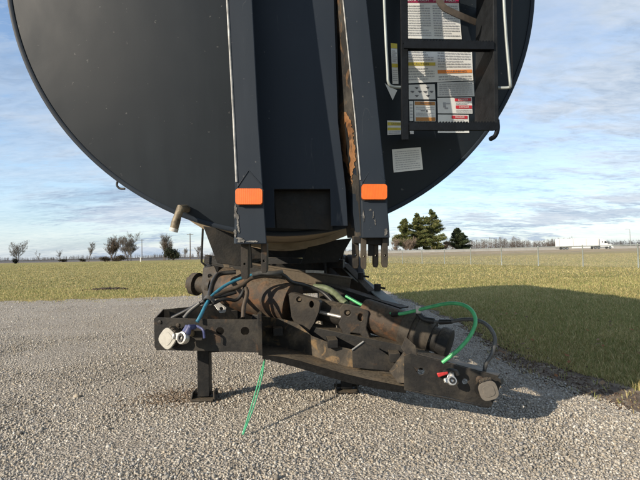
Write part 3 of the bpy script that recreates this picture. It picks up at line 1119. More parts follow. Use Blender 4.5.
# ladder
ladder = MB()
ladder.hexa([at(397.5, -260, 2.06), at(405.5, -260, 2.06), at(409.2, 140, 2.02), at(401.8, 140, 2.02)],
            [at(397, -260, 2.10), at(404.5, -260, 2.10), at(408, 140, 2.06), at(401, 140, 2.06)])
lad = ladder.build('ladder', 'ladder_paint', trailer, bevel=.003)
lad.name = 'ladder'
MB().hexa([at(490, -260, 2.04), at(493, -260, 2.04), at(499, 127, 2.00), at(494.5, 127, 2.00)],
          [at(480, -260, 2.2), at(483, -260, 2.2), at(477.5, 122, 2.17), at(474.5, 122, 2.17)]).build('ladder_rail', 'rail_dusty', lad, bevel=.002)
MB().tube(spline([at(497, 120, 2.01), at(497.5, 129, 2.01), at(495, 136, 2.01), at(490.5, 139, 2.04)], 6), 0.010, 10).build('rail_end', 'ladder_paint', lad)
for (yl, yr, xl, xr) in ((-36, -36, 401, 491), (44, 45, 404, 494), (126, 126, 409.5, 498.5)):
    rg = MB()
    dd = 2.0
    A0, A1 = at(xl, yl, dd), at(xr, yr, dd)
    B0, B1 = at(xl, yl, dd) + Vector((0, .06, .012)), at(xr, yr, dd) + Vector((0, .06, .012))
    hgt = Vector((0, 0, .017))
    rg.hexa([A0 - hgt, A1 - hgt, A1 + hgt * .9, A0 + hgt * .9], [A0 - hgt + Vector((0, .01, 0)), A1 - hgt + Vector((0, .01, 0)), A1 + hgt * .9 + Vector((0, .01, 0)), A0 + hgt * .9 + Vector((0, .01, 0))])
    rg.hexa([B0 - hgt, B1 - hgt, B1 + hgt * .9, B0 + hgt * .9], [B0 - hgt - Vector((0, .01, 0)), B1 - hgt - Vector((0, .01, 0)), B1 + hgt * .9 - Vector((0, .01, 0)), B0 + hgt * .9 - Vector((0, .01, 0))])
    rung = rg.build('rung', 'ladder_paint', lad)
    tr = MB()
    for s in range(5):                                   # cross webs of the open tread
        pass
    tr.hexa([A0 + hgt * .55 + Vector((0, .011, 0)), A1 + hgt * .55 + Vector((0, .011, 0)), A1 + hgt * .75 + Vector((0, .011, 0)), A0 + hgt * .75 + Vector((0, .011, 0))],
            [B0 + hgt * .55 - Vector((0, .011, 0)), B1 + hgt * .55 - Vector((0, .011, 0)), B1 + hgt * .75 - Vector((0, .011, 0)), B0 + hgt * .75 - Vector((0, .011, 0))])
    nT = 30
    for k in range(nT):                                  # serrated gripping teeth
        for (E0, E1) in ((A0, A1), (B0, B1)):
            p = E0.lerp(E1, (k + .25) / nT) + hgt * .88
            q = E0.lerp(E1, (k + .75) / nT) + hgt * .88
            tr.hexa([p, q, q + Vector((0, .008, 0)), p + Vector((0, .008, 0))], [v + Vector((0, 0, .0045)) for v in (p, q, q + Vector((0, .008, 0)), p + Vector((0, .008, 0)))])
    tr.build('tread', 'ladder_paint', rung)
for pts_ in ([(381.5, -80, 2.0), (385, 20, 2.0), (387.5, 70, 2.0), (388.3, 82, 2.0), (392, 86.5, 2.01), (402, 87.5, 2.04)],
             [(500, -80, 2.0), (505, 20, 2.0), (509, 70, 2.0), (510.2, 84, 2.0), (509, 87.5, 2.01), (496, 88, 2.03)]):
    MB().tube(spline([at(*p) for p in pts_], 5), 0.0062, 10).build('grab_handle', 'galvanised', lad)
MB().tube(spline([at(515.5, -80, 2.06), at(511.8, 20, 2.06), at(512.5, 86, 2.05)], 4), 0.004, 8).build('handle_brace', 'ladder_paint', lad)
st = MB()
cpts = spline([at(434, -30, 2.05), at(437.5, -6, 2.05), at(443, 6, 2.05), at(452, 11.5, 2.06), at(462, 16, 2.07), at(476, 22, 2.10)], 5)
for i, p in enumerate(cpts):
    dv = (cpts[min(i + 1, len(cpts) - 1)] - cpts[max(i - 1, 0)]).normalized()
    nn = dv.cross(fwd).normalized()
    st.v += [p + nn * .014, p - nn * .014, p - nn * .014 + fwd * .006, p + nn * .014 + fwd * .006]
for i in range(len(cpts) - 1):
    for j in range(4):
        a, b = i * 4 + j, i * 4 + (j + 1) % 4
        st.f.append((a, b, b + 4, a + 4))
st.build('curved_strap', 'hose_brown', lad)
for (x, y) in ((403, -20), (405, 60), (407, 136)):
    MB().tube([at(x, y, 2.05), dome(x + 1, y, -.02)], .012, 8).build('ladder_standoff', 'ladder_paint', lad)
for (x, y) in ((483, 10), (482, 70), (481, 118)):
    MB().tube([at(x, y, 2.14), dome(x - 1, y, -.02)], .012, 8).build('ladder_standoff', 'ladder_paint', lad)


# stickers on the head, laid on the curved steel
class Decal:
    def __init__(s, q, mat, n=6):
        s.q = q
        s.off = 0.0025
        mb = MB()
        for j in range(n + 1):
            for i in range(n + 1):
                mb.v.append(s.p(i / n, j / n, s.off))
        for j in range(n):
            for i in range(n):
                a = j * (n + 1) + i
                mb.f.append((a, a + 1, a + n + 2, a + n + 1))
        s.o = mb.build('decal', mat, trailer)

    def p(s, u, v, off):
        (ax, ay), (bx, by), (cx, cy), (dx, dy) = s.q         # tl, tr, br, bl
        x = (ax * (1 - u) + bx * u) * (1 - v) + (dx * (1 - u) + cx * u) * v
        y = (ay * (1 - u) + by * u) * (1 - v) + (dy * (1 - u) + cy * u) * v
        return dome(x, y, off)

    def rects(s, name, rs, mat, off=0.0040):
        if name.endswith('band') and len(rs) > 1:
            for q in rs:
                s.rects(name, [q], mat, off)
            return None
        mb = MB()
        for (u0, v0, u1, v1) in rs:
            n = 3
            k = len(mb.v)
            for i in range(n + 1):
                u = u0 + (u1 - u0) * i / n
                mb.v += [s.p(u, v0, off), s.p(u, v1, off)]
            for i in range(n):
                mb.f.append((k + 2 * i, k + 2 * i + 2, k + 2 * i + 3, k + 2 * i + 1))
        return mb.build(name, mat, s.o)

    def lines(s, u0, v0, u1, v1, n, mat='print_grey', fill=.45):
        rs = []
        for i in range(n):
            v = v0 + (v1 - v0) * (i + .3) / n
            h = (v1 - v0) / n * fill
            u = u0
            end = u1 - (random.random() * .35 * (u1 - u0) if random.random() < .3 else 0)
            while u < end:
                w = random.uniform(.04, .14) * (u1 - u0)
                rs.append((u, v, min(u + w, end), v + h))
                u += w + .018 * (u1 - u0)
        return s.rects('printed_text', rs, mat)

    def text(s, word, u0, v0, u1, v1, mat, off=0.0052):
        cu = bpy.data.curves.new('t', 'FONT')
        cu.body = word
        ob = bpy.data.objects.new('t', cu)
        me = bpy.data.meshes.new_from_object(ob)
        vs = [v.co.copy() for v in me.vertices]
        fs = [tuple(p.vertices) for p in me.polygons]
        bpy.data.objects.remove(ob)
        bpy.data.curves.remove(cu)
        bpy.data.meshes.remove(me)
        if not vs:
            return
        x0, x1 = min(v.x for v in vs), max(v.x for v in vs)
        y0, y1 = min(v.y for v in vs), max(v.y for v in vs)
        mb = MB()
        mb.add([s.p(u0 + (v.x - x0) / (x1 - x0) * (u1 - u0), v1 - (v.y - y0) / (y1 - y0) * (v1 - v0), off) for v in vs], fs)
        mb.build('printed_word', mat, s.o, smooth=0)


random.seed(21)
# tall instruction sheet with crimson heading
D = Decal([(402.5, -14), (457, -14), (461.5, 39.5), (404.5, 38.5)], 'decal_white', 8)
D.rects('heading_band', [(0, .20, 1, .325)], 'decal_crimson')
D.text('DANGER', .08, .225, .46, .30, 'decal_white')
D.text('A DANGER', .54, .225, .94, .30, 'decal_white')
D.lines(.03, .36, .47, .96, 13)
D.lines(.52, .36, .97, .96, 13)
D.lines(.03, .02, .97, .17, 3)
# two-column sheet
D = Decal([(405, 46), (471.5, 49), (473, 80.5), (406.5, 83.5)], 'decal_white', 8)
D.rects('yellow_band', [(.02, .44, .44, .53)], 'decal_yellow')
D.rects('orange_band', [(.47, .66, .985, .76)], 'decal_orange')
D.lines(.03, .06, .42, .40, 5)
D.lines(.48, .05, .97, .60, 7)
D.lines(.03, .58, .42, .94, 5)
D.lines(.48, .82, .97, .97, 2)
D.text('CAUTION', .10, .455, .34, .515, 'print_dark')
D.text('WARNING', .58, .68, .90, .74, 'print_dark')
# pictogram sheet
D = Decal([(408.5, 85), (434.5, 84.2), (435.3, 99.5), (408.5, 99.5)], 'decal_grey')
ic = []
for cu_, cv_ in ((.30, .22), (.72, .22), (.14, .48), (.42, .48), (.62, .5), (.86, .5), (.3, .76), (.72, .76)):
    ic += [(cu_ - .07, cv_ - .05, cu_ + .07, cv_), (cu_ - .03, cv_, cu_ + .04, cv_ + .07)]
D.rects('pictogram', ic, 'print_dark')
# narrow strip and orange warning
D = Decal([(409, 101.3), (413, 101.3), (413, 121), (409.5, 121)], 'decal_white', 3)
D.lines(.15, .1, .85, .9, 5)
D = Decal([(413.8, 101), (435.3, 101.4), (435.5, 121.5), (414.3, 121.5)], 'decal_white')
D.rects('orange_band', [(.03, .03, .97, .20), (.06, .80, .98, .985)], 'decal_brown')
D.text('WARNING', .28, .06, .84, .17, 'print_dark')
D.lines(.08, .26, .94, .44, 2)
D.lines(.08, .56, .94, .76, 3)
D.rects('pictogram', [(.3, .46, .5, .5), (.55, .44, .62, .53)], 'print_dark')
# sheet under the two-column one, right
D = Decal([(437, 82.6), (473.2, 81.6), (474.3, 96.4), (437.2, 96.8)], 'decal_grey')
D.lines(.05, .08, .95, .92, 6)
# danger pair
D = Decal([(437, 98), (471.5, 97.4), (472.3, 113.6), (437.6, 113.4)], 'decal_white')
D.rects('red_band', [(.50, .05, .98, .24), (.52, .50, .985, .70)], 'decal_red')
D.text('DANGER', .60, .08, .88, .20, 'decal_white')
D.text('DANGER', .62, .54, .90, .66, 'decal_white')
D.lines(.52, .28, .97, .47, 2)
D.lines(.52, .76, .97, .94, 2)
D.rects('pictogram', [(.16, .30, .24, .62), (.24, .34, .36, .42), (.20, .62, .30, .72)], 'print_grey')
D = Decal([(437.8, 114.6), (468.3, 115), (469, 133), (437.6, 133)], 'decal_white')
D.rects('red_band', [(.44, .05, .96, .22)], 'decal_red')
D.text('DANGER', .56, .08, .86, .19, 'decal_white')
D.lines(.44, .28, .96, .5, 3)
D.lines(.06, .78, .96, .94, 1)
D = Decal([(409.5, 129.5), (413.5, 130), (413.5, 134), (410, 134)], 'decal_white', 3)
# stickers left of the ladder
D = Decal([(390.5, 43.5), (396.8, 44), (398.3, 84), (392.4, 84)], 'decal_white')
D.rects('yellow_band', [(.0, .0, 1, .12), (.0, .50, 1, .59)], 'decal_yellow')
D.lines(.1, .16, .9, .46, 6)
D.lines(.1, .64, .9, .94, 6)
D = Decal([(384.8, 83.5), (388, 86), (397, 90.5), (392.5, 100.3)], 'decal_white', 4)
D = Decal([(387, 120.5), (400.5, 121), (401, 134.5), (387.3, 135)], 'decal_white')
D.rects('yellow_band', [(.02, .12, .98, .34), (.02, .50, .98, .68)], 'decal_yellow')
D.text('CAUTION', .30, .16, .95, .30, 'print_dark')
D.lines(.08, .74, .92, .95, 2)
D = Decal([(391.8, 149.5), (420.5, 147.2), (422.8, 169.5), (393.5, 172.5)], 'decal_white')
D.lines(.08, .08, .92, .94, 9, fill=.35)

# little fittings on the tank
MB().tube(spline([at(122, 178, 2.19), at(118, 181, 2.16), at(117, 185.5, 2.15), at(120, 188.5, 2.15), at(125, 188.8, 2.15)], 5), .0050, 8).build('hook', 'hose_black', head)
vh = MB()
vh.tube([at(191, 213, 2.26), at(186, 208.5, 2.10), at(180.5, 208.5, 2.06), at(178, 215, 2.06), at(175.8, 222, 2.06), at(173.6, 230.5, 2.06)], [.014, .017, .019, .016, .019, .018], 10)
valve = vh.build('valve_handle', 'brass', trailer, bevel=0)
MB().tube([at(174.3, 228, 2.06), at(173.3, 231.5, 2.06)], .0195, 10).build('handle_end', 'strip_white', valve)
MB().tube([at(186, 211, 2.24), at(193, 217, 2.42)], .022, 10).build('valve_neck', 'grime_pipe', valve)

# ---- frame under the tank
frame = MB()
zr = 0.86
for sgn in (-1, 1):
    o = Vector((RIM_C.x, RIM_C.y, zr)) + SIDE * (.36 * sgn)
    frame.channel(o + AX * 2.0, o + AX * 6.9, .09, .20, .012, sgn)
for k in (2.2, 3.4, 4.6, 5.8, 6.8):
    o = Vector((RIM_C.x, RIM_C.y, zr)) + AX * k
    frame.beam(o - SIDE * .355, o + SIDE * .355, .08, .12)
fr = frame.build('chassis_frame', 'frame_steel', trailer, bevel=.003)
# saddles that carry the tank
for k in (3.5, 4.9, 6.3):
    sd_ = MB()
    c = RIM_C + AX * k
    outer = []
    for i in range(15):
        a = R(-90 - 34 + 68 * i / 14)
        outer.append(c + SIDE * (RIM_R * 1.002 * math.cos(a)) + Vector((0, 0, RIM_R * 1.002 * math.sin(a))))
    outer += [Vector((c.x, c.y, zr + .10)) + SIDE * .43, Vector((c.x, c.y, zr + .10)) - SIDE * .43]
    sd_.plate(outer, [], AX * .05)
    sd_.build('tank_saddle', 'frame_steel', trailer, bevel=.004)
for pts_ in ([(203, 226, 3.3), (250, 232, 3.3), (217, 263, 3.3), (252, 268, 3.3)], [(352, 238, 4.0), (310, 243, 4.0), (338, 262, 4.0), (300, 264, 4.0)]):
    pl = Plane(*pts_[:3])
    a_, b_, c_, d_ = [pl.hit(q[0], q[1]) for q in pts_]
    MB().plate([a_, b_, d_, c_], [], pl.n * -.03).build('outrigger_plate', 'frame_steel', trailer, bevel=.004)
# axles and wheels
for k in (4.6, 5.85):
    c = Vector((RIM_C.x, RIM_C.y, .50)) + AX * k
    axle = MB().tube([c - SIDE * 1.0, c + SIDE * 1.0], .06, 14).build('axle', 'frame_steel', trailer)
    MB().hexa([c + Vector((0, 0, .06)) + SIDE * q + AX * w for q, w in ((-.40, -.05), (-.32, -.05), (-.32, .05), (-.40, .05))],
              [c + Vector((0, 0, .27)) + SIDE * q + AX * w for q, w in ((-.40, -.09), (-.32, -.09), (-.32, .09), (-.40, .09))]).build('spring_hanger', 'frame_steel', axle)
    MB().hexa([c + Vector((0, 0, .06)) + SIDE * q + AX * w for q, w in ((.32, -.05), (.40, -.05), (.40, .05), (.32, .05))],
              [c + Vector((0, 0, .27)) + SIDE * q + AX * w for q, w in ((.32, -.09), (.40, -.09), (.40, .09), (.32, .09))]).build('spring_hanger', 'frame_steel', axle)
    for sgn in (-1, 1):
        for off in (.70, .98):
            o = c + SIDE * (off * sgn)
            w = .24
            tp = [(-w / 2, .30), (-w / 2, .42), (-w / 2 + .03, .475), (-w / 2 + .07, .488), (-.015, .488), (-.012, .478), (.012, .478), (.015, .488), (w / 2 - .07, .488), (w / 2 - .03, .475), (w / 2, .42), (w / 2, .30)]
            wh = MB().lathe(o, SIDE, tp, 40).build('wheel', 'rubber', trailer)
            MB().lathe(o, SIDE * sgn, [(-w / 2 + .01, .31), (-w / 2 + .01, .27), (.02, .25), (.04, .17), (.07, .12), (.07, .0)], 28).build('rim', 'wheel_metal', wh)

# ---- parking legs
for (px, py, top) in ((205, 398, 308), (346.5, 390, 318)):
    r = ray(px, py)
    d_ = (0.02 - CAM.z) / r.z
    foot = CAM + r * d_
    leg = MB().beam(foot + Vector((0, 0, .02)), foot + Vector((0, 0, .43 if px < 300 else .47)), .082, .082, Vector((0, 1, 0))).build('parking_leg', 'frame_steel', trailer, bevel=.004)
    ft = MB()
    ft.box(foot + Vector((0, 0, .006)), .15, .17, .012)
    ft.hexa([foot + Vector((-.085, -.07, .0)), foot + Vector((-.075, -.07, .0)), foot + Vector((-.075, .07, .0)), foot + Vector((-.085, .07, .0))],
            [foot + Vector((-.075, -.05, .055)), foot + Vector((-.067, -.05, .055)), foot + Vector((-.067, .05, .055)), foot + Vector((-.075, .05, .055))])
    ft.hexa([foot + Vector((.075, -.07, .0)), foot + Vector((.085, -.07, .0)), foot + Vector((.085, .07, .0)), foot + Vector((.075, .07, .0))],
            [foot + Vector((.067, -.05, .055)), foot + Vector((.075, -.05, .055)), foot + Vector((.075, .05, .055)), foot + Vector((.067, .05, .055))])
    ft.tube([foot + Vector((-.09, 0, .035)), foot + Vector((.09, 0, .035))], .012, 8)
    ft.build('foot_plate', 'grime_pipe', leg, bevel=.002)
    if px < 300:
        legtop = foot + Vector((0, 0, .37))
    else:
        MB().beam(legtop, foot + Vector((0, 0, .37)), .08, .10).build('leg_crossbar', 'frame_steel', trailer, bevel=.003)
        for q in (legtop, foot + Vector((0, 0, .37))):
            MB().beam(q + Vector((0, .02, 0)), Vector((RIM_C.x, RIM_C.y, zr - .02)) + AX * 2.4 + SIDE * (.36 if q is not legtop else -.36), .05, .07).build('leg_brace', 'frame_steel', trailer, bevel=.003)


# ---- front towing frame
DK = MB.K = 1.3
def quadplate(name, pts, t, mat, parent, holes=(), bevel=.002):
    """plate from pixel points with depths (first three set its plane)"""
    pl = Plane(pts[0], pts[1], pts[2])
    return MB().plate([pl.hit(p[0], p[1]) for p in pts], [circ(pl, *h) for h in holes], pl.n * -t).build(name, mat, parent, bevel=bevel)


bumper = MB()
PL = Plane((154, 319, 2.28), (258, 320, 2.21), (155, 349, 2.275))
bumper.plate([PL.hit(*q) for q in ((154, 318.5), (157, 317.6), (200, 319), (258, 319.6), (258, 352.5), (205, 350.8), (158, 350), (154.6, 347.5))],
             [circ(PL, 220, 331, 4.0), circ(PL, 245, 331, 4.3), circ(PL, 186, 331, 5)], PL.n * -.010)
bum = bumper.build('bumper_plate', 'bumper_steel', trailer, bevel=.002)
quadplate('end_plate', [(154.3, 318.5, 2.29), (154.8, 347.5, 2.285), (163, 341, 2.50), (163, 309, 2.52)], .008, 'bumper_steel', bum)
quadplate('back_plate', [(163.2, 309.5, 2.53), (258, 300, 2.74), (258, 335, 2.72), (163.2, 341, 2.51)], .010, 'bumper_steel', bum)
quadplate('box_floor', [(156, 350, 2.285), (258, 352.4, 2.225), (258, 339, 2.66), (163.5, 342.5, 2.49)], .008, 'bumper_steel', bum)
MB().hexa([at(257.6, 313.5, 2.20), at(261.6, 314.5, 2.20), at(262.6, 356, 2.20), at(258.3, 355, 2.20)],
          [at(259, 311, 2.48), at(261.8, 311, 2.48), at(262.4, 345, 2.48), at(259.2, 345, 2.48)]).build('bumper_gusset', 'bumper_steel', bum, bevel=.002)
# dropped centre trough
LIP = [(262.3, 355.5, 2.205), (282, 357.5, 2.19), (300, 361.5, 2.17), (322, 368, 2.15), (345, 374.5, 2.13), (370, 380.5, 2.11), (406, 387.5, 2.085)]
BCK = [(262.3, 345, 2.475), (282, 347.5, 2.45), (303, 352, 2.40), (322, 359, 2.34), (345, 366, 2.285), (370, 370, 2.25), (400, 375, 2.22)]
TOPB = [(262.3, 316.5, 2.48), (282, 319, 2.455), (297, 323, 2.42), (312, 336, 2.36), (340, 347, 2.30), (364, 352, 2.27), (398, 362, 2.24)]
tro = MB()
def strip(mb, A, B, off):
    k = len(mb.v)
    n = len(A)
    for a, b in zip(A, B):
        pa, pb = at(*a), at(*b)
        mb.v += [pa, pb, pb + off, pa + off]
    for i in range(n - 1):
        for j in range(4):
            a, b = k + i * 4 + j, k + i * 4 + (j + 1) % 4
            mb.f.append((a, b, b + 4, a + 4))
    mb.f += [(k + 3, k + 2, k + 1, k), tuple(k + (n - 1) * 4 + j for j in range(4))]
strip(tro, LIP, BCK, Vector((0, 0, -.009)))
trough = tro.build('trough_floor', 'trough_steel', trailer, bevel=0, smooth=25)
tb = MB()
strip(tb, BCK, TOPB, Vector((0, .010, 0)))
tb.build('trough_back', 'trough_steel', trough, smooth=25)
lp_ = MB()
fineL = []
for a, b in zip(LIP, LIP[1:]):
    fineL += [tuple(a[k] + (b[k] - a[k]) * t / 8 for k in range(3)) for t in range(8)]
fineL.append(LIP[-1])
hs = np.interp(range(len(fineL)), [8 * k for k in range(7)], (3, 6, 7, 7, 7.5, 7, 6))
strip(lp_, [(x, y - .3, d - .004) for x, y, d in fineL], [(x, y + h + 1.1 * mnoise.noise(Vector((x * .35, 3, 1))), d - .002) for (x, y, d), h in zip(fineL, hs)], Vector((0, .010, 0)))
lp_.build('trough_lip', 'lip_black', trough, smooth=25)
# pocket with gussets
quadplate('pocket_plate', [(352, 350, 2.26), (363.5, 341.5, 2.28), (352.5, 368, 2.25), (352.5, 368, 2.25)][:2] + [(376, 347, 2.27), (397, 361, 2.2), (390, 371, 2.19), (353, 367.5, 2.24)], .010, 'frame_steel', trough)
MB().tube([at(352, 350, 2.255), at(363.5, 341.5, 2.275)], .0045, 8).build('pocket_edge', 'bright_edge', trough)
quadplate('gusset_plate', [(389, 371, 2.17), (404, 351, 2.13), (408, 383, 2.075), (411, 365, 2.08)][:3] + [(411.5, 366, 2.08), (410.5, 352.5, 2.10)][:0] + [(398, 383, 2.10)], .010, 'trough_steel', trough)
quadplate('upright_tab', [(401, 348, 2.12), (405.5, 336.5, 2.14), (417, 354, 2.10), (417, 354, 2.10)][:2] + [(415.5, 345.5, 2.12), (417.5, 356, 2.10), (411, 367, 2.09), (404, 352, 2.12)], .012, 'grime_pipe', trough)
# right-hand plate
PR = Plane((406, 352, 2.07), (500, 379, 1.985), (406, 389, 2.06))
outp = [(404, 356), (411, 353), (417, 355.5), (455, 364.8), (497, 377), (500.5, 379.5), (501, 384), (491.5, 406.5), (488, 406.8), (450, 397.5), (404, 388.5)]
rpl = MB().plate([PR.hit(*q) for q in outp], [circ(PR, 421, 371.5, 3.6), circ(PR, 465, 381.5, 3.0)], PR.n * -.010).build('bumper_plate', 'bumper_steel', trailer, bevel=.002)
quadplate('end_plate', [(500.5, 379.5, 1.985), (501.2, 384, 1.983), (503.5, 384, 2.10), (503, 377, 2.13)], .006, 'bumper_steel', rpl)
quadplate('top_flange', [(417, 355, 2.075), (498, 377.2, 1.99), (501, 374, 2.09), (418, 350, 2.19)], .008, 'bumper_steel', rpl)
quadplate('bottom_flange', [(404, 388.8, 2.065), (489, 407, 1.99), (495, 399, 2.12), (404, 383, 2.16)], .008, 'frame_steel', rpl)
# tie beam behind the trough, added to fill the blackness under the pipes
MB().beam(at(255, 322, 2.62), at(425, 358, 2.32), .10, .10).build('tie_beam', 'frame_steel', trailer, bevel=.004)
for (x, y, dd) in ((275, 326, 2.60), (330, 338, 2.50), (392, 352, 2.40)):
    MB().beam(at(x, y, dd), at(x + 3, y + 6, dd - .22), .05, .04).build('tie_bracket', 'frame_steel', trailer, bevel=.003)
# links from the beam back to the chassis
for sgn, a in ((-1, (232, 318, 2.68)), (1, (330, 335, 2.52))):
    MB().beam(at(*a), Vector((RIM_C.x, RIM_C.y, zr - .05)) + AX * 2.6 + SIDE * .36 * sgn, .07, .09).build('draw_arm', 'frame_steel', trailer, bevel=.004)

# ---- transverse pipe with clamps
def pipe(name, a, b, prof, mat, parent, n=28):
    A, B = at(*a), at(*b)
    d = B - A
    return MB().lathe(A, d, [(t * d.length, r) for t, r in prof], n).build(name, mat, parent, smooth=35)

big = pipe('cross_pipe', (196, 280, 2.86), (293, 303.5, 2.60), [(.30, 0), (.30, .118), (.97, .118), (.985, .124), (1.0, .124), (1.0, 0)], 'rusty_pipe', trailer, 36)
pipe('pipe_end', (189, 283, 2.88), (232, 289, 2.76), [(0, 0), (0, .035), (.10, .04), (.10, .066), (.22, .070), (.24, .050), (.50, .052), (.52, .066), (.60, .066), (.62, .055), (.78, .055), (.80, .10), (1, .105)], 'grime_pipe', big)
for k in range(7):
    a = 2 * math.pi * k / 7
    A, B = at(189, 283, 2.88), at(232, 289, 2.76)
    dd = (B - A).normalized()
    x = dd.orthogonal().normalized()
    y = dd.cross(x)
    p = A + dd * (B - A).length * .10 + (x * math.cos(a) + y * math.sin(a)) * .072
    MB().tube([p - dd * .014, p + dd * .004], .010, 6).build('bolt', 'tan_steel', big)
pipe('inner_pipe', (290, 303, 2.62), (372, 321, 2.46), [(0, 0), (0, .060), (1, .060), (1, 0)], 'frame_steel', big)
tube2 = pipe('cross_tube', (363, 313.5, 2.50), (414, 331, 2.38), [(0, 0), (0, .080), (.06, .084), (.92, .084), (.92, .092), (1, .092), (1, 0)], 'rusty_pipe', trailer)
pipe('collar', (404, 327, 2.40), (432, 338.5, 2.33), [(0, 0), (0, .088), (.08, .094), (.35, .094), (.37, .084), (.5, .084), (.52, .092), (.85, .088), (1, .080), (1, 0)], 'grime_pipe', tube2)
pipe('end_cap', (429, 337, 2.335), (450.5, 345, 2.285), [(0, 0), (0, .062), (.45, .062), (.5, .074), (.62, .078), (.95, .074), (1, .060), (1, 0)], 'frame_steel', tube2)
for (x, y) in ((422, 333), (428, 340)):
    MB().lathe(at(x, y, 2.275), -fwd, [(-.03, .011), (.004, .011), (.006, .009), (.006, 0)], 6).build('bolt', 'grime_pipe', tube2)
B1 = Plane((289, 293, 2.47), (318, 301, 2.44), (292, 316, 2.46))
MB().plate([B1.hit(*q) for q in ((288.5, 294), (291, 292.5), (318.5, 300.5), (320, 303), (318.5, 312), (314, 323), (308, 332.5), (299, 331), (291.5, 317))],
           [circ(B1, 299, 299.5, 2.9), circ(B1, 311.5, 304.3, 2.4, 12, 3.6)], B1.n * -.10).build('clamp_bracket', 'grime_pipe', big, bevel=.006)
B2 = Plane((340, 307, 2.42), (368, 314, 2.39), (342, 325, 2.41))
MB().plate([B2.hit(*q) for q in ((339, 309), (342, 304.5), (345, 304), (367.5, 310.5), (369, 313), (366.5, 328), (371.5, 341), (364, 341.5), (360, 334), (351, 333), (349, 338), (344, 337), (338, 324), (341, 318))],
           [circ(B2, 347.5, 313, 2.9), circ(B2, 360.5, 317.5, 2.6, 12, 3.9)], B2.n * -.10).build('clamp_bracket', 'grime_pipe', big, bevel=.006)
MB().tube([at(317, 311.5, 2.50), at(341, 317, 2.45)], .010, 10).build('gap_light_rod', 'cast_aluminium', big)  # added pale rod standing for light through the gap between the clamps
for (x, y) in ((347.3, 312.5), (299, 299)):
    pl = B2 if x > 320 else B1
    MB().lathe(pl.hit(x, y) - pl.n * .03, pl.n, [(0, .012), (.018, .012), (.018, 0)], 8).build('bolt', 'tan_steel', big)
# rear cross members
MB().channel(at(226, 266, 3.15), at(350, 284.5, 2.95), .07, .085, .010, -1).build('cross_member', 'tan_steel', trailer, bevel=.003)
cm = MB().beam(at(264, 261, 3.5), at(344, 264, 3.35), .07, .06).build('cross_member', 'frame_steel', trailer, bevel=.003)
MB().hexa([at(305.5, 270, 3.0), at(324, 270.6, 2.98), at(324, 273.4, 2.98), at(305.5, 272.6, 3.0)],
          [at(305.5, 270, 3.004), at(324, 270.6, 2.984), at(324, 273.4, 2.984), at(305.5, 272.6, 3.004)]).build('white_tag', 'strip_white', cm)
# angled arms of the tow frame on the right
arm = MB()
AR = [(318, 254.5, 4.4), (333, 257, 3.95), (343, 263.5, 3.6), (356, 276, 3.15), (377, 291, 2.78), (399, 309, 2.48)]
for a, b in zip(AR, AR[1:]):
    pass
k = 0
for i, q in enumerate(AR):
    p = at(*q)
    wv = SIDE * .045
    arm.v += [p - wv, p + wv, p + wv - Vector((0, 0, .010)), p - wv - Vector((0, 0, .010))]
for i in range(len(AR) - 1):
    for j in range(4):
        a, b = i * 4 + j, i * 4 + (j + 1) % 4
        arm.f.append((a, b, b + 4, a + 4))
arm.f += [(3, 2, 1, 0), tuple((len(AR) - 1) * 4 + j for j in range(4))]
arm_o = arm.build('tow_arm', 'galvanised', trailer, smooth=25)
wb = MB()
for i, q in enumerate(AR):
    p = at(*q)
    hh = (.10, .11, .12, .13, .10, .03)[i]
    wb.v += [p + Vector((0, 0, -.011)) - SIDE * .030, p + Vector((0, 0, -.011)) - SIDE * .020, p + Vector((0, 0, -hh)) - SIDE * .020, p + Vector((0, 0, -hh)) - SIDE * .030]
for i in range(len(AR) - 1):
    for j in range(4):
        a, b = i * 4 + j, i * 4 + (j + 1) % 4
        wb.f.append((a, b, b + 4, a + 4))
wb.build('arm_web', 'frame_steel', arm_o, smooth=25)
MB().channel(at(322, 287, 2.98), at(400, 312.5, 2.48), .07, .055, .008, -1).build('lower_arm', 'frame_steel', trailer, bevel=.002)
MB().beam(at(345, 268, 3.5), at(372, 297, 2.78), .05, .07).build('arm_strut', 'frame_steel', trailer, bevel=.003)
for (x, y, dd) in ((361, 276, 3.05), (377.5, 287.5, 2.78)):
    bl = MB()
    bl.tube([at(x, y + 3, dd), at(x, y - 3.5, dd)], .020, 8)
    bl.tube([at(x - 2, y - 1, dd), at(x + 8, y + 1, dd - .02)], .006, 8)
    bl.build('latch_bolt', 'frame_steel', arm_o)
MB().tube([at(343.5, 247, 3.5), at(341, 262, 3.6)], .010, 8).build('stay_rod', 'frame_steel', trailer)
# left-hand odds: beam end, stays, strap
MB().channel(at(204.5, 259, 3.05), at(262, 272, 2.95), .06, .055, .008, -1).build('beam_end', 'frame_steel', trailer, bevel=.002)
MB().tube([at(203, 224, 3.0), at(201.5, 262, 3.0), at(206, 266, 3.0)], .007, 8).build('stay_rod', 'frame_steel', trailer)
MB().tube([at(218.5, 234, 3.1), at(218, 262, 3.05)], .010, 8).build('stay_rod', 'grime_pipe', trailer)
stp = MB()
sp_ = [(224, 260, 2.9), (226.5, 266, 2.88), (227, 274, 2.80), (222, 290, 2.70), (218, 301, 2.62)]
for q in sp_:
    p = at(*q)
    stp.v += [p - RT * .022, p + RT * .022, p + RT * .022 + fwd * .008, p - RT * .022 + fwd * .008]
for i in range(len(sp_) - 1):
    for j in range(4):
        a, b = i * 4 + j, i * 4 + (j + 1) % 4
        stp.f.append((a, b, b + 4, a + 4))
stp.build('bent_strap', 'tan_steel', trailer)
MB().plate([at(*q) for q in ((228, 268, 2.83), (232, 267, 2.83), (246, 277, 2.76), (240, 281, 2.76))], [], fwd * .01).build('strap_lug', 'tan_steel', trailer)
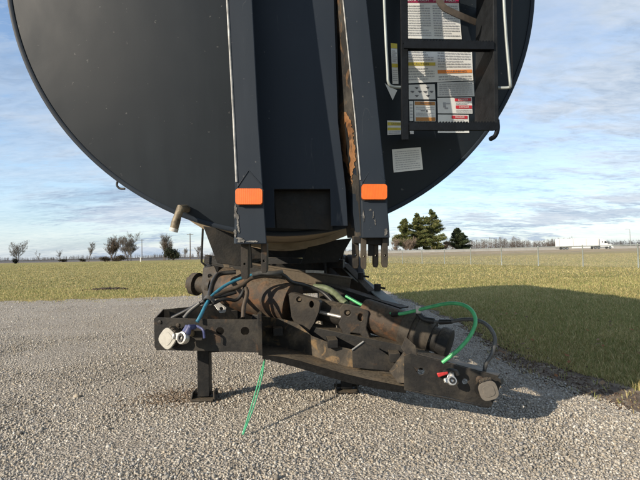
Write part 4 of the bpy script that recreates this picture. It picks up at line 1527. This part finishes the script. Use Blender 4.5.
quadplate('link_plate', [(211, 301, 2.45), (215, 298.5, 2.46), (227, 309, 2.42), (227, 309, 2.42)][:2] + [(226.5, 307.5, 2.43), (225, 312.5, 2.42), (220, 313, 2.42)], .006, 'cast_aluminium', trailer, holes=((221.5, 308.5, 1.8),))

# clutter at the left end of the pipe
quadplate('hanger_plate', [(203, 268, 2.80), (214, 266, 2.78), (219, 296, 2.70), (219, 296, 2.70)][:2] + [(221, 281, 2.74), (216, 299, 2.70), (207, 303, 2.70), (201, 288, 2.75)], .012, 'grime_pipe', big, holes=((210, 276, 2.2), (211, 291, 2.6)))
quadplate('hanger_plate', [(226, 272, 2.70), (240, 270, 2.66), (238, 300, 2.60), (238, 300, 2.60)][:2] + [(246, 284, 2.62), (236, 303, 2.58), (229, 300, 2.62)], .012, 'tan_steel', big, holes=((234, 281, 2.4),))
# ---- hoses and connectors
def hose(name, pts, r, mat, k=6, n=10):
    return MB().tube(spline([at(*p) for p in pts], k), r, n).build(name, mat, trailer)

hose('blue_hose', [(197, 322, 2.22), (201, 315, 2.24), (207, 303, 2.30), (214, 294, 2.36), (228, 284, 2.42), (246, 276.5, 2.46), (262, 273.5, 2.48)], .0085, 'hose_blue')
hose('dark_hose', [(262, 273.5, 2.48), (275, 273, 2.5), (284, 275.5, 2.52), (292, 282, 2.55), (306, 285.5, 2.6), (322, 292, 2.6), (334, 303, 2.55)], .0105, 'hose_black')
hose('dark_hose', [(209, 300, 2.33), (216, 296, 2.36), (226, 291, 2.40), (240, 286, 2.42), (252, 278, 2.45), (268, 275.5, 2.47), (281, 276.5, 2.5)], .011, 'hose_brown')
hose('dark_hose', [(172, 318, 2.40), (186, 311, 2.38), (199, 304, 2.35), (210, 298, 2.34), (222, 296, 2.38), (236, 292, 2.42)], .010, 'hose_black')
hose('dark_hose', [(209, 302, 2.34), (211, 290, 2.42), (214, 281, 2.5), (220, 274, 2.6), (236, 272, 2.62)], .013, 'hose_black')
hose('dark_hose', [(212, 304, 2.33), (224, 299, 2.36), (236, 300, 2.4), (243, 292, 2.42), (246, 280, 2.46)], .009, 'hose_black')
hose('dark_hose', [(243, 318, 2.32), (244, 306, 2.36), (247, 294, 2.4), (246, 288, 2.43)], .011, 'hose_brown')
hose('grey_hose', [(184, 318, 2.33), (190, 311, 2.34), (200, 303, 2.34)], .010, 'hose_grey')
MB().lathe(at(209, 300.5, 2.315), (at(213, 292, 2.36) - at(205, 307, 2.29)), [(-.012, .022), (-.012, .028), (.012, .028), (.012, .022)], 14).build('hose_tie', 'hose_grey', trailer)
hose('sheathed_hose', [(252, 275, 2.44), (262, 273, 2.45), (272, 273.5, 2.46), (282, 272, 2.5)], .013, 'hose_grey')
hose('sage_hose', [(314, 287, 2.75), (326, 288.5, 2.72), (334, 293, 2.68), (340, 299, 2.62), (346, 304, 2.58)], .020, 'hose_sage')
hose('green_hose', [(346, 296, 2.62), (360, 304, 2.56), (376, 311, 2.48), (396, 314, 2.35), (412, 311.5, 2.30), (430, 307, 2.24), (448, 303.5, 2.18), (462, 304.5, 2.12), (472, 311, 2.07), (475.5, 322, 2.04), (470, 336, 2.02), (458, 350, 2.02), (442.5, 362.5, 2.04)], .0085, 'hose_green', 8, 12)
MB().tube([at(392, 314.6, 2.365), at(399, 313.6, 2.34)], .013, 12).build('hose_fitting', 'frame_steel', trailer)
hose('grey_hose', [(420, 317, 2.33), (434, 321.5, 2.28), (448, 322, 2.22), (464, 319.5, 2.15), (478, 320.5, 2.09), (489, 327, 2.05), (495, 339, 2.03), (492, 354, 2.02), (486, 364, 2.02), (484, 374, 2.04)], .0085, 'hose_grey', 8, 12)
MB().tube([at(440, 322, 2.255), at(452, 321.6, 2.20)], [.013, .010], 12).build('hose_fitting', 'hose_black', trailer)
hose('hose_sleeve', [(418, 313, 2.33), (424, 319, 2.31), (434, 321, 2.28)], .014, 'hose_black')
MB().hexa([at(415.5, 306, 2.27), at(420.5, 306, 2.27), at(421, 313.5, 2.27), at(416, 313.5, 2.27)], [at(415.5, 306, 2.30), at(420.5, 306, 2.30), at(421, 313.5, 2.30), at(416, 313.5, 2.30)]).build('hose_clip', 'strip_white', trailer, bevel=.004)
# cord hanging to the gravel (doubled)
r = ray(242.5, 434.5)
gpt = CAM + r * ((0.026 - CAM.z) / r.z)
for dx, bend in ((0, .004), (.012, .020)):
    a = at(266.5 - dx * 60, 352, 2.35)
    pts = [a, a.lerp(gpt, .35) + Vector((bend, 0, 0)), a.lerp(gpt, .7) + Vector((bend, 0, .0)), gpt + Vector((dx * .3, 0, 0))]
    MB().tube(spline(pts, 6), .0033, 7).build('green_cord', 'cord_green', trailer)


def gladhand(name, c, axis, col_mat, s=1.0, flip=1):
    """air-line coupling: round body, seal, hooked lug, threaded neck"""
    c = at(*c)
    s = s * 1.3
    MB.K = 1.0
    axis = axis.normalized()
    g = MB().lathe(c, axis, [(-.012 * s, 0), (-.012 * s, .030 * s), (.006 * s, .034 * s), (.020 * s, .032 * s), (.022 * s, .024 * s), (.016 * s, .022 * s), (.016 * s, .0)], 22).build(name, 'cast_aluminium', trailer)
    MB().lathe(c + axis * .0162 * s, axis, [(0, .021 * s), (.009 * s, .020 * s), (.009 * s, .011 * s), (0, .010 * s)], 18).build('seal', 'rubber', g)
    x = axis.cross(Vector((0, 0, 1))).normalized() * flip
    z = x.cross(axis).normalized()
    if z.z < 0:
        z = -z
    lug = MB()
    lug.hexa([c + x * .020 * s + z * .028 * s, c + x * .060 * s + z * .018 * s, c + x * .058 * s - z * .012 * s, c + x * .022 * s - z * .018 * s],
             [p + axis * .016 * s for p in (c + x * .020 * s + z * .028 * s, c + x * .060 * s + z * .018 * s, c + x * .058 * s - z * .012 * s, c + x * .022 * s - z * .018 * s)])
    lug.hexa([c + x * .050 * s + z * .018 * s + axis * .016 * s, c + x * .060 * s + z * .018 * s + axis * .016 * s, c + x * .058 * s - z * .012 * s + axis * .016 * s, c + x * .048 * s - z * .012 * s + axis * .016 * s],
             [p + axis * .014 * s for p in (c + x * .050 * s + z * .018 * s + axis * .016 * s, c + x * .060 * s + z * .018 * s + axis * .016 * s, c + x * .058 * s - z * .012 * s + axis * .016 * s, c + x * .048 * s - z * .012 * s + axis * .016 * s)])
    lug.build('coupling_lug', 'cast_aluminium', g, bevel=.003)
    br = MB()
    br.tube([c - axis * .005 * s, c - axis * .005 * s + z * .03 * s - x * .012 * s, c - axis * .012 * s + z * .058 * s - x * .016 * s, c - axis * .05 * s + z * .062 * s - x * .016 * s], [.018 * s, .019 * s, .016 * s, .014 * s], 12)
    br.hexa([c + z * .060 * s - x * .035 * s, c + z * .070 * s + x * .004 * s, c + z * .026 * s + x * .030 * s, c + z * .018 * s + x * .012 * s],
            [p - axis * .008 * s for p in (c + z * .060 * s - x * .035 * s, c + z * .070 * s + x * .004 * s, c + z * .026 * s + x * .030 * s, c + z * .018 * s + x * .012 * s)])
    br.build('coloured_body', col_mat, g, bevel=.003)
    MB.K = 1.3
    return g


gladhand('air_coupling', (184, 338, 2.165), PL.n + Vector((-.5, 0, .25)), 'gladhand_blue', .88)
MB().tube(spline([at(197, 326, 2.20), at(203, 330, 2.17), at(204.5, 338, 2.17)], 5), .006, 8).build('blue_bracket', 'gladhand_blue', trailer)
MB().tube([at(192, 334, 2.25), at(190, 328, 2.19)], .014, 10).build('coupling_neck', 'brass', trailer)
gladhand('air_coupling', (451.5, 381, 1.965), PR.n + Vector((.3, 0, .4)), 'cast_aluminium', .58)
rb = MB()
rb.hexa([at(436.5, 373, 1.97), at(448, 371.5, 1.97), at(448.5, 374, 1.97), at(438.5, 377.5, 1.97)], [at(436.5, 373, 2.03), at(448, 371.5, 2.03), at(448.5, 374, 2.03), at(438.5, 377.5, 2.03)])
rb.build('red_air_tag', 'gladhand_red', trailer, bevel=.005)
MB().tube(spline([at(444, 372, 2.0), at(450, 370, 1.975), at(456, 371.5, 1.975), at(458, 375, 1.975)], 4), .008, 8).build('coupling_guard', 'rubber', trailer)


def socket(name, px, py, d, axis, mat, r, tilt, hinge):
    c = at(px, py, d)
    r = r * 1.3
    MB.K = 1.0
    axis = axis.normalized()
    body = MB().lathe(c - axis * .04, axis, [(-.03, r * 1.05), (0, r * 1.05), (0, r * .84), (.036, r * .84)], 20).build(name, 'frame_steel', trailer)
    x = axis.cross(Vector((0, 0, 1))).normalized()
    z = axis.cross(x).normalized()
    if z.z < 0:
        z = -z
    e1 = x * math.cos(tilt) + z * math.sin(tilt)
    e2 = -x * math.sin(tilt) + z * math.cos(tilt)
    outer = []
    for k in range(28):
        a = 2 * math.pi * k / 28
        q = (abs(math.cos(a)) ** 3.2 + abs(math.sin(a)) ** 3.2) ** (-1 / 3.2)
        outer.append(c + (e1 * math.cos(a) + e2 * math.sin(a)) * r * q * .95)
    lid = MB().plate([p + axis * .014 for p in outer], [], axis * -.014).build('lid', mat, body, bevel=.004)
    MB().plate([c + (p - c) * .62 + axis * .017 for p in outer], [], axis * -.004).build('lid_boss', mat, lid, bevel=.002)
    h = MB()
    hc = c + e2 * r * .98
    h.tube([hc - e1 * r * .62, hc + e1 * r * .62], .0085, 8)
    for k in range(4):
        q = hc + e1 * r * (-.55 + .36 * k)
        h.tube([q - e1 * .004, q + e1 * .004], .0125, 8)
    h.hexa([hc - e1 * r * .5 + e2 * .01, hc + e1 * r * .5 + e2 * .01, hc + e1 * r * .5 - e2 * .012, hc - e1 * r * .5 - e2 * .012], [p - axis * .04 for p in (hc - e1 * r * .5 + e2 * .01, hc + e1 * r * .5 + e2 * .01, hc + e1 * r * .5 - e2 * .012, hc - e1 * r * .5 - e2 * .012)])
    h.build('hinge', 'grime_pipe', body)
    MB.K = 1.3
    return body


socket('light_socket', 168.5, 338.5, 2.22, PL.n + Vector((-.25, 0, .10)), 'socket_grey', .047, R(38), 1)
socket('light_socket', 488, 390.5, 1.945, PR.n + Vector((.15, 0, .05)), 'socket_brown', .040, R(-15), 1)
MB().lathe(PR.hit(479.5, 379.5), PR.n, [(0, .016), (.008, .016), (.014, .010), (.014, 0)], 10).build('bolt', 'rusty_pipe', trailer)
for q in ((178, 325), (160, 322)):
    MB().lathe(PL.hit(*q), PL.n, [(0, .010), (.006, .010), (.008, .006), (.008, 0)], 6).build('bolt', 'grime_pipe', trailer)

DK = MB.K = 1.0
# ------------------------------------------------------------------ chain-link fence
fence = thing('chain_link_fence', 'low galvanised chain-link fence running across the field to the right', 'fence', (11, 34, 0))
f0, f1 = Vector((15.8, 23.4, 0)), Vector((7.5, 43.0, 0))
step = (f1 - f0) / 7.0
posts = [f0 + step * k for k in range(-2, 12)]
for i, p in enumerate(posts):
    MB().lathe(p, Vector((0, 0, 1)), [(0, .032), (1.19, .032), (1.20, .040), (1.235, .036), (1.25, .0)], 10).build('fence_post', 'galvanised', fence)
for a, b in zip(posts, posts[1:]):
    MB().tube([a + Vector((0, 0, 1.17)), b + Vector((0, 0, 1.17))], .020, 8).build('top_rail', 'galvanised', fence)
    me = MB()
    dv = b - a
    ln = dv.length
    H = 1.12
    sp = .085
    n = int((ln + H) / sp)
    for sgn in (1, -1):
        for k in range(n):
            s0 = k * sp - H
            lo, hi = max(0, s0), min(ln, s0 + H)
            if hi - lo < .02:
                continue
            za, zb = (lo - s0), (hi - s0)
            if sgn < 0:
                za, zb = H - za, H - zb
            me.tube([a + dv * (lo / ln) + Vector((0, 0, .04 + za)), a + dv * (hi / ln) + Vector((0, 0, .04 + zb))], .0016, 3, caps=False)
    tag(me.build('wire_mesh', 'galvanised', fence, smooth=0), kind='stuff')

# ------------------------------------------------------------------ highway truck
def semi_truck():
    d = 181.0
    base = at(584.5, 248, d)
    o = Vector((base.x, d, 0.95))
    T = thing('semi_truck', 'white semi truck pulling a long white box trailer along the highway', 'truck', o)
    X = lambda x, y, z: o + Vector((x, y, z))
    # x forward (to the right); trailer from -10.4 to +5.1, tractor to 10.4
    def bx(name, x0, x1, y0, y1, z0, z1, mat, par, bev=.04):
        return MB().hexa([X(x0, y0, z0), X(x1, y0, z0), X(x1, y1, z0), X(x0, y1, z0)], [X(x0, y0, z1), X(x1, y0, z1), X(x1, y1, z1), X(x0, y1, z1)]).build(name, mat, par, bevel=bev)
    tr = bx('trailer_box', -10.6, 5.0, -1.3, 1.3, 1.15, 4.15, 'truck_white', T)
    bx('side_rail', -10.6, 5.0, -1.32, 1.32, 1.02, 1.16, 'galvanised', tr)
    bx('side_skirt', -5.6, 1.6, -1.28, -1.24, .45, 1.0, 'truck_white', tr, .01)
    for xx in (-10.2, -5, 0, 4.6):
        bx('rub_post', xx - .04, xx + .04, -1.315, -1.29, 1.2, 4.1, 'galvanised', tr, .005)
    bx('landing_gear', 2.1, 2.3, -1.0, -.85, .3, 1.05, 'truck_dark', tr, .01)
    bx('rear_guard', -10.6, -10.5, -1.1, 1.1, .5, .62, 'truck_dark', tr, .01)
    # sleeper cab with roof fairing and sloping hood, profile extruded across
    def prof(name, pts, y0, y1, mat, par, bev=.06):
        n = len(pts)
        b = MB()
        b.add([X(x, y0, z) for x, z in pts] + [X(x, y1, z) for x, z in pts], [tuple(range(n)), tuple(range(2 * n - 1, n - 1, -1))] + [(k, (k + 1) % n, (k + 1) % n + n, k + n) for k in range(n)])
        return b.build(name, mat, par, bevel=bev)
    cab = prof('cab', [(5.5, .85), (5.5, 3.95), (6.2, 4.0), (7.4, 3.55), (7.75, 3.0), (8.35, 2.05), (8.35, .85)], -1.18, 1.18, 'truck_white', T)
    prof('hood', [(8.30, .75), (8.30, 2.05), (9.3, 1.85), (10.15, 1.55), (10.35, 1.2), (10.35, .75)], -1.0, 1.0, 'truck_white', T)
    prof('windshield', [(7.74, 3.0), (8.30, 2.12), (8.36, 2.14), (7.80, 3.04)], -1.05, 1.05, 'truck_glass', cab, 0)
    prof('side_window', [(7.0, 2.15), (7.05, 2.95), (7.62, 2.95), (8.1, 2.2)], -1.20, -1.185, 'truck_glass', cab, 0)
    prof('side_window', [(6.0, 2.45), (6.0, 2.9), (6.4, 2.9), (6.4, 2.45)], -1.20, -1.185, 'truck_glass', cab, 0)
    bx('front_bumper', 9.7, 10.5, -1.18, 1.18, .40, .78, 'truck_white', T)
    bx('grille', 10.34, 10.38, -.6, .6, .85, 1.3, 'chrome', T, .01)
    for yy in (-.88, .80):
        bx('headlight', 10.02, 10.36, yy - .13, yy + .13, 1.05, 1.32, 'truck_glass', T, .02)
    bx('fuel_tank', 5.7, 7.4, -1.15, -.6, .45, 1.0, 'chrome', T, .12)
    bx('chassis', 3.2, 9.8, -.45, .45, .70, .95, 'truck_dark', T, .02)
    prof('fender', [(8.6, .72), (8.65, 1.15), (9.05, 1.35), (9.5, 1.15), (9.6, .72)], -1.19, -.99, 'truck_white', T, .03)
    bx('mirror', 8.2, 8.32, -1.55, -1.36, 1.95, 2.65, 'truck_dark', cab, .03)
    def wheel(x, y, sg):
        w = MB().lathe(X(x, y, .51), Vector((0, 1, 0)), [(-.14, .28), (-.14, .44), (-.10, .505), (.10, .505), (.14, .44), (.14, .28)], 24).build('wheel', 'rubber', T)
        MB().lathe(X(x, y, .51), Vector((0, sg, 0)), [(.12, .29), (.08, .27), (.04, .15), (.10, .12), (.10, 0)], 18).build('rim', 'chrome', w)
    for x in (-8.6, -7.3, 3.5, 4.8, 9.1):
        for sg in (-1, 1):
            wheel(x, 1.1 * sg, sg)


semi_truck()

# ------------------------------------------------------------------ poles and markers far off
def pole(px, py, d, h, label, arms=True):
    b = at(px, py, d)
    b.z = 0
    P_ = thing('utility_pole', label, 'pole', b)
    MB().tube([b, b + Vector((0, 0, h))], [.20, .13], 8).build('mast', 'pole_wood', P_)
    if arms:
        MB().beam(b + Vector((-1.2, 0, h - .5)), b + Vector((1.2, 0, h - .5)), .12, .14).build('cross_arm', 'pole_wood', P_)
        for q in (-1.05, 0.55, 1.05):
            MB().tube([b + Vector((q, 0, h - .42)), b + Vector((q, 0, h - .2))], .06, 6).build('insulator', 'galvanised', P_)


pole(190.3, 257, 172, 9.6, 'tall thin utility pole standing behind the field left of the trailer')
pole(142, 257, 240, 10.5, 'short far utility pole just right of the wide bare tree')
lp0 = at(630.5, 247, 215)
lp0.z = .4
LP = thing('light_pole', 'slim pale light pole beyond the highway right of the truck', 'pole', lp0)
MB().tube([lp0, lp0 + Vector((0, 0, 9.2))], [.16, .09], 8).build('mast', 'galvanised', LP)
MB().tube([lp0 + Vector((0, 0, 9.1)), lp0 + Vector((-.8, 0, 9.35)), lp0 + Vector((-1.6, 0, 9.35))], .06, 6).build('lamp_arm', 'galvanised', LP)
MB().box(lp0 + Vector((-1.8, 0, 9.32)), .7, .3, .14).build('lamp_head', 'galvanised', LP, bevel=.03)
mk = at(140.6, 259, 120)
mk.z = 0
MK = thing('marker_post', 'small white marker post at the far field edge below the bare trees', 'post', mk)
MB().tube([mk, mk + Vector((0, 0, .95))], .14, 8).build('shaft', 'marker_white', MK)
MB().lathe(mk + Vector((0, 0, .95)), Vector((0, 0, 1)), [(0, .15), (.10, .17), (.16, .0)], 8).build('cap', 'marker_white', MK)

# ------------------------------------------------------------------ trees
def bare_tree(name, px, py, d, h, spread, label, group, mat='bark_grey', seed=1, trunks=1, leanx=0.0, density=1.0):
    rs = random.Random(seed)
    b = at(px, py, d)
    b.z = 0
    T = thing(name, label, 'tree', b, group)
    trunk, crown = MB(), MB()
    def grow(mb, p, dr, ln, r, lev):
        segs = 3 if lev < 3 else 2
        pts, q, dd = [p], p, dr.normalized()
        for i in range(segs):
            dd = (dd + Vector((rs.gauss(0, .16), rs.gauss(0, .16), rs.gauss(.06, .10)))).normalized()
            q = q + dd * (ln / segs)
            pts.append(q)
        rr = [max(.011, r * (1 - .5 * i / segs)) for i in range(segs + 1)]
        mb.tube(pts, rr, 5 if lev < 2 else 3, caps=False)
        if lev >= 5:
            return
        kids = (0, 6, 5, 4, 4)[lev] if lev else 10
        kids = max(2, int(round(kids * density)))
        for k in range(kids):
            t = rs.uniform(.20, 1.0)
            i = min(segs - 1, int(t * segs))
            q = pts[i].lerp(pts[i + 1], t * segs - i)
            ax = Vector((rs.gauss(0, 1) * spread, rs.gauss(0, 1) * spread, rs.uniform(.1, 1.1)))
            nd = (dd * .8 + ax.normalized() * .8).normalized()
            grow(crown, q, nd, ln * rs.uniform(.42, .66), r * rs.uniform(.34, .52), lev + 1)
    for k in range(trunks):
        off = Vector((rs.uniform(-1, 1), rs.uniform(-1, 1), 0)) * (0 if trunks == 1 else .12 * h)
        grow(trunk, b + off, Vector((leanx + rs.gauss(0, .10), 0, 1)), h * rs.uniform(.62, .75), h * .017, 0)
    zmax = max(v.z for v in crown.v)
    f = h / zmax
    for mb in (trunk, crown):
        mb.v = [b + (v - b) * f for v in mb.v]
    trunk.build('trunk', mat, T, smooth=60)
    crown.build('crown', mat, T, smooth=0)
    return T


G = 'bare trees along the far left field edge'
bare_tree('bare_tree', 19, 260, 150, 7.6, 1.2, 'lone round bare tree at far left edge of the field', G, 'bark_grey', 3, 2, 0, .9)
bare_tree('bare_tree', 40, 260, 210, 5.6, .7, 'tiny slim bare tree right of the lone round tree', G, 'bark_grey', 5, 1, 0, .6)
bare_tree('bare_tree', 60, 259.5, 230, 6.0, 1.0, 'small faint bare tree midway along the left horizon', G, 'bark_grey', 7, 1, 0, .8)
bare_tree('bare_tree', 88.5, 259, 160, 7.0, .55, 'narrow upright bare tree left of the dense bare trees', G, 'bark_grey', 9, 1, 0, .8)
bare_tree('bare_tree', 112, 259, 150, 8.6, .8, 'dense bare tree with brown trunk left of the widest bare tree', G, 'bark_brown', 12, 3, 0, 1.0)
bare_tree('bare_tree', 130, 259, 148, 9.6, 1.0, 'widest and tallest bare tree on the left horizon', G, 'bark_grey', 14, 3, .05, 1.0)
bare_tree('bare_tree', 163, 258, 150, 9.0, .75, 'upright brownish bare tree left of the dark evergreen bush', G, 'bark_brown', 17, 2, .05, 1.0)
bare_tree('bare_tree', 198, 257.5, 190, 5.6, .8, 'small thin bare tree just left of the trailer frame', G, 'bark_grey', 19, 2, 0, .8)
bare_tree('bare_tree', 186, 257.5, 200, 5.2, .9, 'small bare tree at the foot of the tall utility pole', G, 'bark_grey', 23, 1, 0, .8)


def leafy(name, px, py, d, w, h, n, mat, label, cat, cols, seed, group=None, leaf=.35):
    rg = np.random.default_rng(seed)
    b = at(px, py, d)
    b.z = 0
    T = thing(name, label, cat, b, group)
    st = MB()
    for k in range(5):
        a = rg.uniform(0, 6.28)
        st.tube([b, b + Vector((math.cos(a) * w * .2, math.sin(a) * w * .2, h * .5)), b + Vector((math.cos(a) * w * .3, math.sin(a) * w * .3, h * .8))], [.09, .06, .03], 5)
    st.build('stem', 'bark_brown', T)
    cl = rg.normal(size=(14, 3))
    cl /= np.linalg.norm(cl, axis=1)[:, None]
    cl = cl * rg.uniform(.3, .8, (14, 1))
    cl = cl * np.array([w / 2, w / 2, h / 2]) + np.array([0, 0, h * .48])
    c = cl[rg.integers(0, 14, n)] + rg.normal(size=(n, 3)) * np.array([w, w, h]) * .10
    c[:, 2] = np.abs(c[:, 2])
    u = rg.normal(size=(n, 3)) * leaf * .5
    v = rg.normal(size=(n, 3)) * leaf * .5
    V = np.stack([c - u, c + v, c + u], 1).reshape(-1, 3)
    Fc = np.arange(3 * n).reshape(-1, 3)
    cc = np.array(cols)[rg.integers(0, len(cols), n)] * rg.uniform(.7, 1.3, (n, 1))
    o = scatter_mesh('foliage', V, Fc, cc, 'needle')
    del o['kind']
    o.parent = T
    return T


leafy('evergreen_bush', 173, 258, 148, 5.2, 4.6, 2600, 'needle', 'dark rounded evergreen bush right of the brownish bare tree', 'bush', [(.022, .030, .016), (.035, .042, .022), (.05, .045, .03)], 4)
leafy('low_bush', 16, 261.5, 140, 1.6, 1.5, 900, 'needle', 'small black bush under the lone round bare tree', 'bush', [(.008, .009, .007), (.014, .015, .011)], 5, None, .22)
leafy('low_bush', 63, 260, 170, 3.4, 1.1, 700, 'needle', 'low dark bush on the horizon right of the lone round tree', 'bush', [(.03, .03, .02), (.05, .045, .03)], 6, None, .25)
leafy('low_bush', 83, 260, 165, 2.6, 1.1, 600, 'needle', 'low dark bush at the foot of the narrow bare tree', 'bush', [(.03, .03, .02), (.05, .045, .03)], 7, None, .25)
leafy('brush_clump', 105, 259.5, 146, 4.0, 1.8, 900, 'needle', 'brown brush clump under the dense bare trees', 'bush', [(.05, .042, .03), (.08, .065, .045)], 8, None, .25)
leafy('brush_clump', 119, 259.5, 147, 5.0, 2.2, 1100, 'needle', 'wide brown brush between the two biggest bare trees', 'bush', [(.05, .042, .03), (.08, .065, .045)], 9, None, .25)


def pine(px, py, d, h, w, label, seed, lean=0.0, low=.12, col2=None):
    rg = np.random.default_rng(seed)
    b = at(px, py, d)
    b.z = 0.3
    T = thing('pine_tree', label, 'tree', b, 'evergreens beyond the highway')
    tp = b + Vector((lean * h, 0, h))
    MB().tube([b, b.lerp(tp, .5), tp], [h * .020, h * .012, .03], 8).build('trunk', 'bark_brown', T)
    lim = MB()
    V, C = [], []
    pal = np.array(col2 or [(.075, .100, .032), (.105, .125, .040), (.14, .148, .050), (.175, .165, .062)])
    nb = int(74)
    for k in range(nb):
        t = low + (1 - low) * (k / nb) ** .92
        z = t * h
        L_ = w / 2 * (1 - t) ** .72 * (1.05 if t > .25 else .6 + 1.6 * t) * rg.uniform(.55, 1.22) + .25
        a = rg.uniform(0, 2 * np.pi)
        c = b.lerp(tp, t)
        e = c + Vector((math.cos(a) * L_, math.sin(a) * L_, L_ * rg.uniform(-.02, .34)))
        lim.tube([c, c.lerp(e, .55) + Vector((0, 0, -.05 * L_)), e], [.09 * (1 - t) + .02, .05 * (1 - t) + .015, .012], 4, caps=False)
        m_ = int(90 + 75 * L_)
        tt = rg.random(m_) ** .6
        base = np.array(c)[None] + (np.array(e) - np.array(c))[None] * tt[:, None]
        sc = .22 + .16 * L_ * (1 - .4 * tt)
        base = base + rg.normal(size=(m_, 3)) * sc[:, None] * np.array([.62, .62, .36]) - np.array(b)[None]
        u = rg.normal(size=(m_, 3)) * .20
        v = rg.normal(size=(m_, 3)) * .20 + np.array([0, 0, .08])
        V.append(np.stack([base - u, base + v, base + u], 1).reshape(-1, 3))
        tone = rg.uniform(.7, 1.15)
        C.append(pal[rg.integers(0, len(pal), m_)] * tone * rg.uniform(.75, 1.25, (m_, 1)))
    lim.build('limb', 'bark_brown', T, smooth=0).name = 'limbs'
    V = np.concatenate(V)
    o = scatter_mesh('crown', V, np.arange(len(V)).reshape(-1, 3), np.concatenate(C), 'needle')
    del o['kind']
    o.parent = T


pine(432, 251, 214, 20.0, 16.5, 'tallest pointed pine in the middle of the evergreen cluster', 31, 0.0, .06)
pine(417, 251, 216, 18.6, 14.5, 'broad bushy pine left of the tallest pine', 33, .02, .14)
pine(406, 251.5, 214, 16.0, 12.5, 'leftmost leaning pine partly hidden by the trailer post', 35, -.02, .22)
pine(458, 250.5, 218, 11.4, 13.0, 'short wide pine at the right of the evergreen cluster', 37, 0.0, .06, [(.030, .048, .020), (.045, .062, .026), (.062, .075, .032)])
bare_tree('bare_tree', 409, 251.5, 208, 8.5, 1.3, 'wide brown bare shrubby tree in front of the leftmost pine', 'bare trees by the evergreens', 'twig_brown', 41, 3, 0, 1.1)
bare_tree('bare_tree', 397, 252, 208, 8.0, 1.2, 'brown bare tree half hidden behind the right trailer post', 'bare trees by the evergreens', 'twig_brown', 43, 2, 0, 1.0)
bare_tree('bare_tree', 446, 250.5, 212, 6.5, 1.1, 'low brown bare tree between the tallest and the short pine', 'bare trees by the evergreens', 'twig_brown', 45, 2, 0, 1.0)


# far woods that read as one mass: many thin bare stems and twig sprays
def woods(name, x0, x1, y, zbase, h, n, mat, label, seed, dens=60):
    rs = random.Random(seed)
    mb = MB()
    for k in range(n):
        x = rs.uniform(x0, x1)
        yy = y + rs.uniform(-14, 14)
        hh = h * (.55 + .5 * rs.random()) * (.8 + .35 * mnoise.noise(Vector((x * .03, seed, 0))))
        p = Vector((x, yy, zbase))
        mb.tube([p, p + Vector((rs.gauss(0, .4), 0, hh))], [.16, .04], 3, caps=False)
        cw = hh * rs.uniform(.22, .36)
        for j in range(dens):                                            # fine twig sprays through the crown
            t = rs.uniform(.12, 1.0)
            ww = cw * math.sin(math.pi * min(1, .18 + .82 * t)) + .3
            q = p + Vector((rs.gauss(0, .55) * ww, rs.uniform(-1, 1) * ww, hh * t))
            e = q + Vector((rs.uniform(-.7, .7), 0, rs.uniform(.5, 1.5)))
            mb.add([q, q + Vector((rs.uniform(.07, .16), 0, .04)), e], [(0, 1, 2)])
        bh = hh * rs.uniform(.25, .5)                                    # undergrowth
        for j in range(10):
            q = p + Vector((rs.uniform(-2.4, 2.4), rs.uniform(-2, 2), 0))
            mb.add([q - Vector((.35, 0, 0)), q + Vector((.35, 0, 0)), q + Vector((rs.uniform(-.7, .7), 0, bh * rs.uniform(.4, 1)))], [(0, 1, 2)])
    o = mb.build(name, mat, None, smooth=0)
    tag(o, label, None, None, 'stuff')
    return o


woods('far_woods', 110, 205, 390, 0, 13.0, 330, 'far_wood_brown', 'far bare brown woods behind the highway left of the truck', 2)
woods('far_woods', 205, 330, 400, 0, 9.5, 380, 'far_wood', 'far grey bare woods behind the truck and right of it', 3)
woods('far_woods', 20, 112, 520, 0, 6.5, 260, 'far_wood', 'thin far grey tree line behind the evergreen cluster', 4, 30)
woods('far_woods', -560, -190, 620, 0, 6.0, 560, 'far_wood', 'long low grey tree line on the left horizon', 5, 24)
woods('far_woods', -200, 30, 560, 0, 6.5, 380, 'far_wood', 'low grey tree line behind the trailer', 6, 24)
